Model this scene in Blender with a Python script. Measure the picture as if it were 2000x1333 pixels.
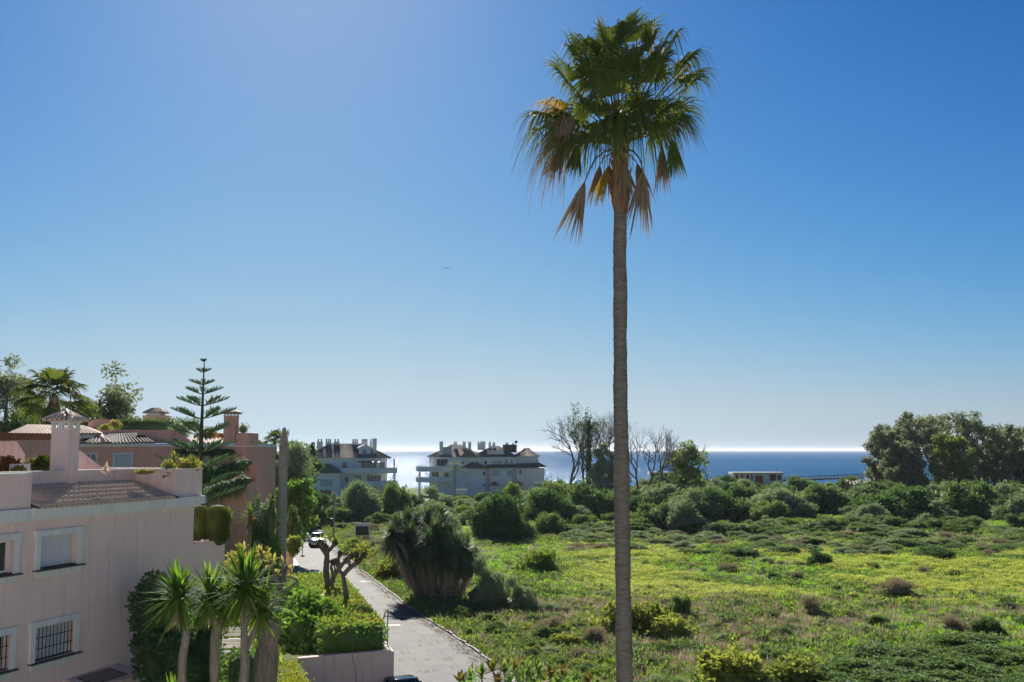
import bpy, math, random
import numpy as np
from mathutils import Vector, Matrix
scene = bpy.context.scene
for o in list(bpy.data.objects): bpy.data.objects.remove(o)
COL = scene.collection
R = math.radians
PI = math.pi
# ------------------------------------------------------------------ camera
CAMH, PITCH = 11.0, R(6.09)
cam = bpy.data.cameras.new('camera'); camo = bpy.data.objects.new('camera', cam); COL.objects.link(camo)
camo.location = (0, 0, CAMH); camo.rotation_euler = (R(90) + PITCH, 0, 0)
cam.sensor_width = 36; cam.lens = 36; cam.clip_start = .1; cam.clip_end = 90000
scene.camera = camo
# ------------------------------------------------------------------ sky and sun
SUN_AZ, SUN_EL = R(-12), R(33)          # azimuth from +Y towards +X
w = bpy.data.worlds.new('World'); scene.world = w; w.use_nodes = True
nt = w.node_tree; nt.nodes.clear()
N = nt.nodes.new; L_ = nt.links.new
out = N('ShaderNodeOutputWorld'); bg = N('ShaderNodeBackground'); sky = N('ShaderNodeTexSky')
sky.sky_type = 'NISHITA'; sky.sun_disc = False; sky.sun_elevation = SUN_EL; sky.sun_rotation = SUN_AZ
sky.altitude = 10; sky.air_density = 1.0; sky.dust_density = 0.3; sky.ozone_density = 3.0
# the sky's own tone curve, the same in every direction: clear deep blue, pale at the horizon
spr = N('ShaderNodeSeparateColor'); cbr = N('ShaderNodeCombineColor'); L_(sky.outputs[0], spr.inputs[0])
SKYCH = {}
for ch, mx_, pw, kk in ((0, 5.35, 2.377, .00862), (1, 7.5, 1.73, .02584), (2, 7.45, 2.1, .0225)):
    q = sky_in = spr.outputs[ch]
    for op, v1 in (('POWER', pw), ('MULTIPLY', -kk), ('EXPONENT', None), ('MULTIPLY_ADD', -mx_)):
        mn = N('ShaderNodeMath'); mn.operation = op; L_(q, mn.inputs[0])
        if v1 is not None: mn.inputs[1].default_value = v1
        if op == 'MULTIPLY_ADD': mn.inputs[2].default_value = mx_
        q = mn.outputs[0]
    SKYCH[ch] = q
def _mth(op, a_, b_, d_=None):
    q = N('ShaderNodeMath'); q.operation = op; L_(a_, q.inputs[0])
    if hasattr(b_, 'is_linked'): L_(b_, q.inputs[1])
    else: q.inputs[1].default_value = b_
    if d_ is not None: q.inputs[2].default_value = d_
    return q.outputs[0]
L_(_mth('SMOOTH_MIN', SKYCH[0], _mth('MULTIPLY', SKYCH[1], .80), .4), cbr.inputs[0]); L_(SKYCH[1], cbr.inputs[1]); L_(_mth('SMOOTH_MAX', SKYCH[2], _mth('MULTIPLY', SKYCH[1], 1.16), .6), cbr.inputs[2])
# thin cloud bank lying on the sea horizon, by view direction
tc = N('ShaderNodeTexCoord'); sep = N('ShaderNodeSeparateXYZ')
mp = N('ShaderNodeMapping'); mp.inputs['Scale'].default_value = (14, 14, 130)
nz = N('ShaderNodeTexNoise'); nz.inputs['Scale'].default_value = 1.0; nz.inputs['Detail'].default_value = 5
L_(tc.outputs['Generated'], sep.inputs[0]); L_(tc.outputs['Generated'], mp.inputs[0]); L_(mp.outputs[0], nz.inputs['Vector'])
band = N('ShaderNodeMapRange'); band.inputs['From Min'].default_value = .0085; band.inputs['From Max'].default_value = .0045
band.interpolation_type = 'SMOOTHSTEP'
addn = N('ShaderNodeMath'); addn.operation = 'MULTIPLY_ADD'; addn.inputs[1].default_value = -.012; addn.inputs[2].default_value = .006
L_(nz.outputs['Fac'], addn.inputs[0])
sm = N('ShaderNodeMath'); sm.operation = 'ADD'; L_(sep.outputs['Z'], sm.inputs[0]); L_(addn.outputs[0], sm.inputs[1])
L_(sm.outputs[0], band.inputs['Value'])
nz2 = N('ShaderNodeTexNoise'); nz2.inputs['Scale'].default_value = 3.0; L_(tc.outputs['Generated'], nz2.inputs['Vector'])
br = N('ShaderNodeMapRange'); br.inputs['From Min'].default_value = .45; br.inputs['From Max'].default_value = .6; L_(nz2.outputs['Fac'], br.inputs['Value'])
mm = N('ShaderNodeMath'); mm.operation = 'MULTIPLY'; L_(band.outputs[0], mm.inputs[0]); L_(br.outputs[0], mm.inputs[1])
mm2 = N('ShaderNodeMath'); mm2.operation = 'MULTIPLY'; mm2.inputs[1].default_value = .5; L_(mm.outputs[0], mm2.inputs[0])
cm = N('ShaderNodeMixRGB'); cm.inputs['Color2'].default_value = (8.2, 8.5, 8.8, 1)
L_(cbr.outputs[0], cm.inputs['Color1']); L_(mm2.outputs[0], cm.inputs['Fac'])
L_(cm.outputs[0], bg.inputs['Color']); bg.inputs['Strength'].default_value = .0585
L_(bg.outputs[0], out.inputs[0])
sl = bpy.data.lights.new('sun', 'SUN'); sl.energy = 5.0; sl.angle = R(.53); sl.color = (1, .95, .86)
so = bpy.data.objects.new('sun', sl); COL.objects.link(so)
SUND = Vector((math.sin(SUN_AZ)*math.cos(SUN_EL), math.cos(SUN_AZ)*math.cos(SUN_EL), math.sin(SUN_EL)))
so.rotation_euler = SUND.to_track_quat('Z', 'Y').to_euler(); so.location = (-20, 60, 80)
vs = scene.view_settings; vs.view_transform = 'Standard'; vs.look = 'None'; vs.exposure = 0.8; vs.gamma = 1; vs.use_curve_mapping = False
scene.render.engine = 'CYCLES'
scene.cycles.max_bounces = 6; scene.cycles.transmission_bounces = 4; scene.cycles.transparent_max_bounces = 4
# ------------------------------------------------------------------ pixel of the photograph -> place
cp, sp = math.cos(PITCH), math.sin(PITCH)
def ray(px, py):
    u = (px-1000)/2000.; v = -(py-666.5)/2000.
    y = cp - v*sp; z = sp + v*cp
    return u/y, z/y
def at(px, py, Y):
    a, b = ray(px, py); return Vector((a*Y, Y, CAMH + b*Y))
def gp(px, py, z=0.):
    a, b = ray(px, py); Y = (z-CAMH)/b; return Vector((a*Y, Y, z))
# ------------------------------------------------------------------ objects
def tag(o, label=None, cat=None, group=None, kind=None):
    if label: o['label'] = label
    if cat: o['category'] = cat
    if group: o['group'] = group
    if kind: o['kind'] = kind
    return o
def thing(name, label, cat, loc=(0, 0, 0), rz=0, group=None):
    o = bpy.data.objects.new(name, None); COL.objects.link(o); o.empty_display_size = .3
    o.location = loc; o.rotation_euler = (0, 0, rz); return tag(o, label, cat, group)
def link(name, me, parent=None, loc=(0, 0, 0), rz=0, sc=None, rot=None):
    o = bpy.data.objects.new(name, me); COL.objects.link(o)
    o.parent = parent; o.location = loc; o.rotation_euler = rot if rot else (0, 0, rz)
    if sc is not None: o.scale = sc if hasattr(sc, '__len__') else (sc, sc, sc)
    return o
def npmesh(name, V, F, mats, var=None, mi=None, smooth=False):
    """V (n,3); F (m,k) int array with k = 3 or 4"""
    V = np.asarray(V, dtype=np.float32); F = np.asarray(F, dtype=np.int32)
    me = bpy.data.meshes.new(name); m, k = F.shape
    me.vertices.add(len(V)); me.vertices.foreach_set('co', V.ravel())
    me.loops.add(m*k); me.loops.foreach_set('vertex_index', F.ravel())
    me.polygons.add(m); me.polygons.foreach_set('loop_start', np.arange(0, m*k, k, dtype=np.int32))
    if smooth: me.polygons.foreach_set('use_smooth', np.ones(m, dtype=bool))
    for x in (mats if isinstance(mats, (list, tuple)) else [mats]): me.materials.append(x)
    if mi is not None: me.polygons.foreach_set('material_index', np.asarray(mi, dtype=np.int32))
    me.update(calc_edges=True); me.validate()
    if var is not None:
        a = me.attributes.new('var', 'FLOAT', 'POINT'); a.data.foreach_set('value', np.asarray(var, dtype=np.float32))
    return me
class MB:
    def __init__(s, off=(0, 0, 0)): s.v = []; s.f = []; s.m = []; s.off = Vector(off)
    def add(s, vs, fs, m=0):
        b = len(s.v); s.v += [tuple(Vector(p) - s.off) for p in vs]; s.f += [[b+i for i in f] for f in fs]; s.m += [m]*len(fs); return s
    def quad(s, a, b, c, d, m=0): return s.add([a, b, c, d], [(0, 1, 2, 3)], m)
    def tri(s, a, b, c, m=0): return s.add([a, b, c], [(0, 1, 2)], m)
    def box(s, x0, x1, y0, y1, z0, z1, m=0):
        return s.add([(x0, y0, z0), (x1, y0, z0), (x1, y1, z0), (x0, y1, z0), (x0, y0, z1), (x1, y0, z1), (x1, y1, z1), (x0, y1, z1)],
                     [(0, 3, 2, 1), (4, 5, 6, 7), (0, 1, 5, 4), (1, 2, 6, 5), (2, 3, 7, 6), (3, 0, 4, 7)], m)
    def hexa(s, bot, top, m=0):
        return s.add(list(bot)+list(top), [(0, 3, 2, 1), (4, 5, 6, 7), (0, 1, 5, 4), (1, 2, 6, 5), (2, 3, 7, 6), (3, 0, 4, 7)], m)
    def prism(s, pts, d, m=0):          # polygon extruded by vector d
        n = len(pts); d = Vector(d); P = [Vector(p) for p in pts]
        return s.add(P + [p+d for p in P], [tuple(range(n)), tuple(range(2*n-1, n-1, -1))] + [(i, n+i, n+(i+1) % n, (i+1) % n) for i in range(n)], m)
    def tube(s, pts, rad, seg=6, m=0, cap=True):
        P = [Vector(p) for p in pts]; n = len(P); vs = []; fs = []
        if not hasattr(rad, '__len__'): rad = [rad]*n
        prev = None
        for i in range(n):
            t = (P[min(i+1, n-1)] - P[max(i-1, 0)]).normalized()
            if prev is None:
                a = t.cross(Vector((0, 0, 1)) if abs(t.z) < .9 else Vector((1, 0, 0))).normalized()
            else:
                a = (prev - t*prev.dot(t)).normalized()
            prev = a; b = t.cross(a)
            for k in range(seg):
                th = 2*PI*k/seg; vs.append(P[i] + (a*math.cos(th) + b*math.sin(th))*rad[i])
        for i in range(n-1):
            for k in range(seg):
                fs.append((i*seg+k, i*seg+(k+1) % seg, (i+1)*seg+(k+1) % seg, (i+1)*seg+k))
        if cap: fs += [tuple(range(seg-1, -1, -1)), tuple((n-1)*seg+k for k in range(seg))]
        return s.add(vs, fs, m)
    def lathe(s, prof, seg=12, c=(0, 0, 0), m=0):
        c = Vector(c); vs = []; fs = []; n = len(prof)
        for r, z in prof:
            for k in range(seg): th = 2*PI*k/seg; vs.append(c + Vector((r*math.cos(th), r*math.sin(th), z)))
        for i in range(n-1):
            for k in range(seg): fs.append((i*seg+k, i*seg+(k+1) % seg, (i+1)*seg+(k+1) % seg, (i+1)*seg+k))
        fs += [tuple(range(seg-1, -1, -1)), tuple((n-1)*seg+k for k in range(seg))]
        return s.add(vs, fs, m)
    def mesh(s, name, mats, smooth=False):
        me = bpy.data.meshes.new(name); me.from_pydata(s.v, [], s.f)
        for x in (mats if isinstance(mats, (list, tuple)) else [mats]): me.materials.append(x)
        me.polygons.foreach_set('material_index', np.array(s.m, dtype=np.int32))
        if smooth: me.polygons.foreach_set('use_smooth', np.ones(len(s.f), dtype=bool))
        me.update(); return me
    def build(s, name, mats, parent=None, loc=(0, 0, 0), rz=0, smooth=False):
        return link(name, s.mesh(name, mats, smooth), parent, loc, rz)
# ------------------------------------------------------------------ materials
M = {}
def _mat(name):
    m = bpy.data.materials.new(name); m.use_nodes = True; M[name] = m
    nt = m.node_tree; nt.nodes.clear(); return m, nt, nt.nodes.new, nt.links.new
def stucco(name, c, c2=None, rough=.85, scale=1.2, bump=.25, bscale=60, spec=.25, streak=0., metallic=0.):
    m, nt, N, K = _mat(name); o = N('ShaderNodeOutputMaterial'); p = N('ShaderNodeBsdfPrincipled'); K(p.outputs[0], o.inputs[0])
    p.inputs['Roughness'].default_value = rough; p.inputs['Specular IOR Level'].default_value = spec; p.inputs['Metallic'].default_value = metallic
    t = N('ShaderNodeTexCoord'); n = N('ShaderNodeTexNoise'); n.inputs['Scale'].default_value = scale; n.inputs['Detail'].default_value = 6; n.inputs['Roughness'].default_value = .65
    K(t.outputs['Object'], n.inputs['Vector'])
    r = N('ShaderNodeMapRange'); r.inputs['From Min'].default_value = .35; r.inputs['From Max'].default_value = .68; K(n.outputs['Fac'], r.inputs['Value'])
    mx = N('ShaderNodeMixRGB'); c2 = c2 or tuple(x*.82 for x in c); mx.inputs[1].default_value = (*c, 1); mx.inputs[2].default_value = (*c2, 1); K(r.outputs[0], mx.inputs[0])
    last = mx.outputs[0]
    if streak:                           # rain streaks running down
        mp = N('ShaderNodeMapping'); mp.inputs['Scale'].default_value = (2.2, 2.2, .12); K(t.outputs['Object'], mp.inputs[0])
        n3 = N('ShaderNodeTexNoise'); n3.inputs['Scale'].default_value = 2.5; n3.inputs['Detail'].default_value = 5; K(mp.outputs[0], n3.inputs['Vector'])
        r3 = N('ShaderNodeMapRange'); r3.inputs['From Min'].default_value = .52; r3.inputs['From Max'].default_value = .75; r3.inputs['To Max'].default_value = streak; K(n3.outputs['Fac'], r3.inputs['Value'])
        m3 = N('ShaderNodeMixRGB'); m3.inputs[2].default_value = (*[x*.55 for x in c], 1); K(last, m3.inputs[1]); K(r3.outputs[0], m3.inputs[0]); last = m3.outputs[0]
    K(last, p.inputs['Base Color'])
    if bump:
        n2 = N('ShaderNodeTexNoise'); n2.inputs['Scale'].default_value = bscale; n2.inputs['Detail'].default_value = 3; K(t.outputs['Object'], n2.inputs['Vector'])
        b = N('ShaderNodeBump'); b.inputs['Strength'].default_value = bump; b.inputs['Distance'].default_value = .02; K(n2.outputs['Fac'], b.inputs['Height']); K(b.outputs[0], p.inputs['Normal'])
    return m
def leafmat(name, a, b, trans=.4, tcol=None, rough=.7, spec=.08):
    """a, b: darkest and lightest leaf colour; every leaf takes its own mix"""
    m, nt, N, K = _mat(name); o = N('ShaderNodeOutputMaterial'); p = N('ShaderNodeBsdfPrincipled'); tr = N('ShaderNodeBsdfTranslucent'); mx = N('ShaderNodeMixShader')
    at_ = N('ShaderNodeAttribute'); at_.attribute_name = 'var'; oi = N('ShaderNodeObjectInfo')
    ad = N('ShaderNodeMath'); ad.operation = 'MULTIPLY_ADD'; ad.inputs[1].default_value = .3; ad.use_clamp = True
    K(oi.outputs['Random'], ad.inputs[0]); 
    ad2 = N('ShaderNodeMath'); ad2.operation = 'MULTIPLY'; ad2.inputs[1].default_value = .7; K(at_.outputs['Fac'], ad2.inputs[0]); K(ad2.outputs[0], ad.inputs[2])
    c = N('ShaderNodeMixRGB'); c.inputs[1].default_value = (*a, 1); c.inputs[2].default_value = (*b, 1); K(ad.outputs[0], c.inputs[0])
    K(c.outputs[0], p.inputs['Base Color']); p.inputs['Roughness'].default_value = rough; p.inputs['Specular IOR Level'].default_value = spec
    g = N('ShaderNodeMixRGB'); g.blend_type = 'MULTIPLY'; g.inputs[0].default_value = 1; g.inputs[2].default_value = (*(tcol or (1.5, 1.45, .6)), 1); K(c.outputs[0], g.inputs[1])
    K(g.outputs[0], tr.inputs['Color']); mx.inputs[0].default_value = trans; K(p.outputs[0], mx.inputs[1]); K(tr.outputs[0], mx.inputs[2]); K(mx.outputs[0], o.inputs[0])
    return m
def bark(name, c, c2, ring=0.):
    m, nt, N, K = _mat(name); o = N('ShaderNodeOutputMaterial'); p = N('ShaderNodeBsdfPrincipled'); K(p.outputs[0], o.inputs[0]); p.inputs['Roughness'].default_value = .9
    p.inputs['Specular IOR Level'].default_value = .15
    t = N('ShaderNodeTexCoord'); mp = N('ShaderNodeMapping'); mp.inputs['Scale'].default_value = (3, 3, 14) if ring else (8, 8, 1.6); K(t.outputs['Object'], mp.inputs[0])
    n = N('ShaderNodeTexNoise'); n.inputs['Scale'].default_value = 1.4; n.inputs['Detail'].default_value = 7; n.inputs['Roughness'].default_value = .7; K(mp.outputs[0], n.inputs['Vector'])
    r = N('ShaderNodeMapRange'); r.inputs['From Min'].default_value = .36; r.inputs['From Max'].default_value = .64; K(n.outputs['Fac'], r.inputs['Value'])
    mx = N('ShaderNodeMixRGB'); mx.inputs[1].default_value = (*c, 1); mx.inputs[2].default_value = (*c2, 1); K(r.outputs[0], mx.inputs[0]); K(mx.outputs[0], p.inputs['Base Color'])
    b = N('ShaderNodeBump'); b.inputs['Strength'].default_value = .7; b.inputs['Distance'].default_value = .03; K(n.outputs['Fac'], b.inputs['Height']); K(b.outputs[0], p.inputs['Normal'])
    return m
def plain(name, c, rough=.5, spec=.5, metallic=0., trans=0.):
    m, nt, N, K = _mat(name); o = N('ShaderNodeOutputMaterial'); p = N('ShaderNodeBsdfPrincipled'); K(p.outputs[0], o.inputs[0])
    t = N('ShaderNodeTexCoord'); n = N('ShaderNodeTexNoise'); n.inputs['Scale'].default_value = 4; n.inputs['Detail'].default_value = 4; K(t.outputs['Object'], n.inputs['Vector'])
    mx = N('ShaderNodeMixRGB'); mx.inputs[1].default_value = (*c, 1); mx.inputs[2].default_value = (*[x*.85 for x in c], 1); K(n.outputs['Fac'], mx.inputs[0]); K(mx.outputs[0], p.inputs['Base Color'])
    p.inputs['Roughness'].default_value = rough; p.inputs['Specular IOR Level'].default_value = spec; p.inputs['Metallic'].default_value = metallic; p.inputs['Transmission Weight'].default_value = trans
    return m
stucco('pink', (.88, .67, .61), (.82, .61, .555), streak=.4)
stucco('pink_wall', (.70, .55, .51), (.62, .485, .45), streak=.6)
stucco('terracotta', (.80, .435, .325), (.71, .375, .28), streak=.4)
stucco('white_paint', (.78, .78, .76), (.70, .70, .68), streak=.35)
stucco('house_cream', (.62, .61, .60), (.57, .56, .55))
stucco('bounce_paving', (.46, .43, .39), (.38, .36, .33), scale=.5)
stucco('white_house', (.92, .91, .89), (.83, .82, .80), scale=.3, streak=.45)
stucco('grey_slab', (.10, .10, .10), (.07, .07, .07))
stucco('tile', (.66, .53, .43), (.42, .31, .25), scale=5, bscale=20)
stucco('tile_dark', (.15, .12, .10), (.09, .08, .07), scale=3, bscale=20)
stucco('tile_far', (.30, .235, .19), (.17, .14, .12), scale=.6, bscale=12)
stucco('mortar', (.66, .62, .56), scale=3)
stucco('asphalt', (.15, .145, .14), (.098, .095, .092), scale=.7, bump=.4, bscale=40, rough=.8)
stucco('asphalt_joint', (.16, .155, .15), scale=2)
stucco('concrete', (.42, .40, .37), (.30, .285, .26), scale=2)
stucco('paving', (.46, .40, .36), (.38, .33, .30), scale=2)
stucco('road_paint', (.78, .78, .76), (.58, .58, .56), scale=5)
stucco('sand', (.50, .43, .33), (.42, .36, .28), scale=.2)
stucco('soil', (.13, .095, .06), (.09, .07, .045), scale=2)
stucco('stone_white', (.70, .67, .62), scale=4)
stucco('red_paint', (.42, .09, .06), scale=3)
stucco('wood_brown', (.17, .085, .055), (.11, .06, .04), scale=3)
plain('iron', (.025, .027, .03), .5); plain('glass', (.03, .04, .05), .06, .8); plain('glass_lit', (.10, .13, .11), .1, .8)
plain('shutter', (.74, .75, .75), .5); plain('shutter_grey', (.52, .55, .56), .55); plain('chrome', (.6, .6, .62), .2, .5, 1.)
plain('car_silver', (.62, .65, .70), .25, .6, .35); plain('car_black', (.012, .016, .022), .08, .8); plain('tyre', (.02, .02, .02), .8); plain('lamp_glass', (.75, .76, .78), .08, .8)
plain('dish', (.22, .22, .23), .5); plain('lilac_glass', (.55, .52, .68), .3, .5); plain('solar', (.02, .03, .06), .15, .8); plain('plate', (.75, .75, .74), .4); plain('dark_board', (.03, .035, .045), .4); plain('awning_blue', (.45, .62, .80), .6)
plain('steel_blue', (.24, .27, .33), .5, .4)
bark('bark_palm', (.115, .103, .088), (.215, .195, .17), 1); bark('bark_fibre', (.15, .085, .055), (.28, .165, .11)); bark('bark_grey', (.10, .085, .07), (.22, .19, .155)); bark('bark_dark', (.055, .045, .035), (.12, .10, .08)); bark('bark_yucca', (.15, .125, .10), (.30, .26, .21)); bark('bark_dead', (.31, .265, .22), (.52, .455, .385), 1)
leafmat('l_palm', (0.052, 0.094, 0.031), (0.144, 0.180, 0.050), .36, (1.5, 1.4, .6), .7, .06)
leafmat('l_palm_yellow', (0.240, 0.180, 0.045), (0.450, 0.330, 0.075), .4, (1.5, 1.2, .5))
leafmat('l_palm_dead', (.165, .125, .088), (.31, .245, .175), .25, (1.2, 1.05, .8), .8, .05)
leafmat('l_petiole', (0.150, 0.135, 0.045), (0.255, 0.195, 0.075), .1)
leafmat('l_bush', (0.089, 0.149, 0.063), (0.216, 0.310, 0.141), .28, (1.5, 1.5, .7))
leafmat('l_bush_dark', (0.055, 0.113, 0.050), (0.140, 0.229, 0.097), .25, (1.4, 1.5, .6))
leafmat('l_olive', (0.177, 0.229, 0.141), (0.379, 0.458, 0.298), .28, (1.3, 1.35, .8))
leafmat('l_euca', (.145, .17, .115), (.32, .34, .23), .4, (1.2, 1.25, .85))
leafmat('l_green', (0.115, 0.179, 0.049), (0.257, 0.338, 0.105), .42, (1.35, 1.35, .6))
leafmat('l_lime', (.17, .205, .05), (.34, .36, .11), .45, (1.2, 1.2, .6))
leafmat('l_yellow', (.25, .25, .075), (.42, .40, .16), .45, (1.2, 1.1, .6))
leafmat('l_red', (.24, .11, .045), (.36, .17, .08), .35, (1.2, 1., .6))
leafmat('l_red_tip', (.11, .15, .04), (.27, .14, .065), .35, (1.3, 1.1, .6))
leafmat('l_pine', (0.065, 0.121, 0.080), (0.140, 0.229, 0.141), .2, (1.3, 1.4, .7))
leafmat('l_yucca', (0.053, 0.113, 0.028), (0.129, 0.226, 0.065), .5, (1.7, 1.6, .5), .65, .06)
leafmat('l_yucca_dark', (0.061, 0.115, 0.063), (0.151, 0.228, 0.126), .25, (1.4, 1.4, .7), .6, .08)
leafmat('l_dry', (0.344, 0.280, 0.210), (0.668, 0.580, 0.462), .3, (1.2, 1.1, .9), .9, .1)
leafmat('l_drybrown', (0.203, 0.186, 0.133), (0.392, 0.352, 0.259), .3, (1.2, 1.1, .8), .9, .05)
leafmat('l_grass', (0.128, 0.273, 0.046), (0.340, 0.570, 0.105), .45, (1.6, 1.55, .5))
leafmat('l_lawn', (0.195, 0.255, 0.030), (0.405, 0.420, 0.075), .45, (1.4, 1.3, .5))
leafmat('l_flower', (.40, .45, .09), (.62, .64, .2), .5, (1.1, 1.1, .6))
leafmat('l_broad', (.15, .205, .055), (.34, .37, .12), .45, (1.3, 1.25, .6))
leafmat('l_plume', (.60, .55, .48), (.80, .75, .68), .5, (1, 1, 1), .9, .1)
leafmat('l_hedge', (0.076, 0.161, 0.050), (0.216, 0.351, 0.101), .35, (1.6, 1.6, .5), .5, .2)
leafmat('l_conifer', (.06, .095, .03), (.14, .18, .055), .3, (1.4, 1.3, .5))
# ------------------------------------------------------------------ plant geometry (numpy)
rng = np.random.default_rng(7)
UP = np.array([0, 0, 1.])
def nrm(a): return a/np.maximum(np.linalg.norm(a, axis=-1, keepdims=True), 1e-9)
def rdir(n): return nrm(rng.normal(size=(n, 3)))
class LF:
    """collects quads: leaves, strips, cores; var = own shade of each leaf"""
    def __init__(s): s.V = []; s.F = []; s.A = []; s.MI = []; s.n = 0
    def _put(s, V, F, A, mi=0):
        s.V.append(V); s.F.append(F + s.n); s.A.append(A); s.MI.append(np.full(len(F), mi)); s.n += len(V); return s
    def leaves(s, P, D, Nn, ln, wd, mi=0, fold=.12):
        n = len(P); D = nrm(D); S = nrm(np.cross(D, Nn)); Z = np.cross(S, D)
        ln = np.broadcast_to(ln, (n,))[:, None]; wd = np.broadcast_to(wd, (n,))[:, None]
        V = np.empty((n, 4, 3)); V[:, 0] = P; V[:, 1] = P + D*ln*.5 + S*wd*.5 + Z*wd*fold; V[:, 2] = P + D*ln; V[:, 3] = P + D*ln*.5 - S*wd*.5 + Z*wd*fold
        F = np.arange(4*n).reshape(n, 4); a = np.repeat(rng.random(n), 4)
        return s._put(V.reshape(-1, 3), F, a, mi)
    def strips(s, P, D, ln, wd, droop, nseg=3, mi=0, side=None, prof=None, pw=2.):
        n = len(P); D = nrm(D); ln = np.broadcast_to(ln, (n,)); wd = np.broadcast_to(wd, (n,)); droop = np.broadcast_to(droop, (n,))
        if side is None:
            side = np.cross(D, UP); bad = np.linalg.norm(side, axis=1) < .05; side[bad] = rdir(int(bad.sum())); side = nrm(side)
        t = np.linspace(0, 1, nseg+1); pr = np.interp(t, [0, .25, .6, 1], [.55, 1, .85, .04]) if prof is None else np.asarray(prof)
        C = P[:, None] + D[:, None]*(ln[:, None]*t)[..., None] - UP*((droop*ln)[:, None]*t**pw)[..., None]
        W = side[:, None]*(wd[:, None]*pr*.5)[..., None]
        V = np.stack([C-W, C+W], 2)      # n, seg+1, 2, 3
        b = (np.arange(n)*(nseg+1)*2)[:, None] + np.arange(nseg)*2
        F = np.stack([b, b+1, b+3, b+2], -1).reshape(-1, 4)
        return s._put(V.reshape(-1, 3), F, np.repeat(rng.random(n), (nseg+1)*2), mi)
    def blob(s, c, r, mi=0, seg=10, rings=6, jit=.12):
        th = np.linspace(0, 2*PI, seg, endpoint=False); ph = np.linspace(.02, PI-.02, rings+1)
        d = np.stack([np.outer(np.sin(ph), np.cos(th)), np.outer(np.sin(ph), np.sin(th)), np.outer(np.cos(ph), np.ones(seg))], -1)
        V = np.asarray(c) + d*np.asarray(r)*(1 + rng.normal(size=(rings+1, seg, 1))*jit)
        i, k = np.meshgrid(np.arange(rings), np.arange(seg), indexing='ij')
        F = np.stack([i*seg+k, (i+1)*seg+k, (i+1)*seg+(k+1) % seg, i*seg+(k+1) % seg], -1).reshape(-1, 4)
        return s._put(V.reshape(-1, 3), F, np.full(len(V.reshape(-1, 3)), .25), mi)
    def tube(s, pts, rad, seg=5, mi=0):
        P = np.asarray(pts, float); n = len(P); rad = np.broadcast_to(rad, (n,)); T = nrm(np.gradient(P, axis=0))
        a0 = np.cross(T, UP if abs(T[0, 2]) < .9 else np.array([1., 0, 0])); a0 = nrm(a0 + 1e-6); b0 = np.cross(T, a0)
        th = np.linspace(0, 2*PI, seg, endpoint=False)
        V = P[:, None] + (a0[:, None]*np.cos(th)[:, None] + b0[:, None]*np.sin(th)[:, None])*rad[:, None, None]
        i, k = np.meshgrid(np.arange(n-1), np.arange(seg), indexing='ij')
        F = np.stack([i*seg+k, i*seg+(k+1) % seg, (i+1)*seg+(k+1) % seg, (i+1)*seg+k], -1).reshape(-1, 4)
        return s._put(V.reshape(-1, 3), F, np.full(n*seg, .5), mi)
    def clump(s, c, r, n, ln, wd, mi=0, up=.3, jit=.35):
        """leaves over the skin of an ellipsoid"""
        d = rdir(n); c = np.asarray(c); r = np.asarray(r)*np.ones(3)
        P = c + d*r*(1 - jit*rng.random((n, 1))**1.5)
        D = nrm(d*.8 + rdir(n)*.9 + UP*up); Nn = nrm(d*.7 + rdir(n))
        return s.leaves(P, D, Nn, ln*(.6 + .8*rng.random(n)), wd*(.6 + .8*rng.random(n)), mi)
    def xform(s, f): s.V = [f(v) for v in s.V]; return s
    def mesh(s, name, mats, smooth=False):
        return npmesh(name, np.concatenate(s.V), np.concatenate(s.F), mats, np.concatenate(s.A), np.concatenate(s.MI), smooth)
    def build(s, name, mats, parent=None, loc=(0, 0, 0), rz=0, sc=None, smooth=False): return link(name, s.mesh(name, mats, smooth), parent, loc, rz, sc)
def bush_mesh(name, mat, n=5200, ln=.075, wd=.04, lumps=16, lr=(.22, .4), flat=1., up=.4, core=.66, irregular=.55, shoots=7):
    """unit bush: radius about 1, height about 1, standing on z = 0"""
    f = LF(); C = []
    for i in range(lumps):
        th = rng.random()*2*PI; u = rng.random()**.6; z = rng.random()
        r = rng.uniform(*lr); rad = math.sqrt(max(0, 1 - (z*.9)**2))*u*(1-r*.6) + rng.normal()*irregular*.1
        C.append((rad*math.cos(th), rad*math.sin(th), max(r*.45, z*(1-r*.75)*(1 + rng.normal()*irregular*.25)), r))
    tot = sum(c[3]**2 for c in C)
    for x, y, z, r in C:
        f.blob((x, y, z), (r*core, r*core, r*core*.95), 0, 9, 6, .2)
        f.clump((x, y, z), (r, r, r*.95), int(n*r*r/tot), ln, wd, 0, up)
    f.blob((0, 0, .25), (.6, .6, .26), 0, 12, 5, .2)
    for x, y, z, r in C:                 # loose shoots breaking the outline
        m_ = shoots; d = rdir(m_); d[:, 2] = np.abs(d[:, 2]); P = np.array([x, y, z]) + d*r*.85; q = r*rng.uniform(.3, .85, m_)
        f.strips(P, d*.8 + UP*.6 + rdir(m_)*.3, q, wd*.35, .1, 2)
        k_ = 5; t_ = rng.uniform(.3, 1.05, (m_, k_, 1)); Dn = nrm(d*.8 + UP*.6); PP = (P[:, None] + Dn[:, None]*q[:, None, None]*t_).reshape(-1, 3); f.leaves(PP, rdir(m_*k_) + UP*.4, rdir(m_*k_), ln, wd)
    AV = np.concatenate(f.V); zs = np.percentile(AV[:, 2], 99.3); rs = np.percentile(np.abs(AV[:, :2]), 98.5)
    f.xform(lambda v: np.stack([v[:, 0]/rs, v[:, 1]/rs, np.maximum(v[:, 2]/zs*flat, -.02)], -1))
    return f.mesh(name, mat)
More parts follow.
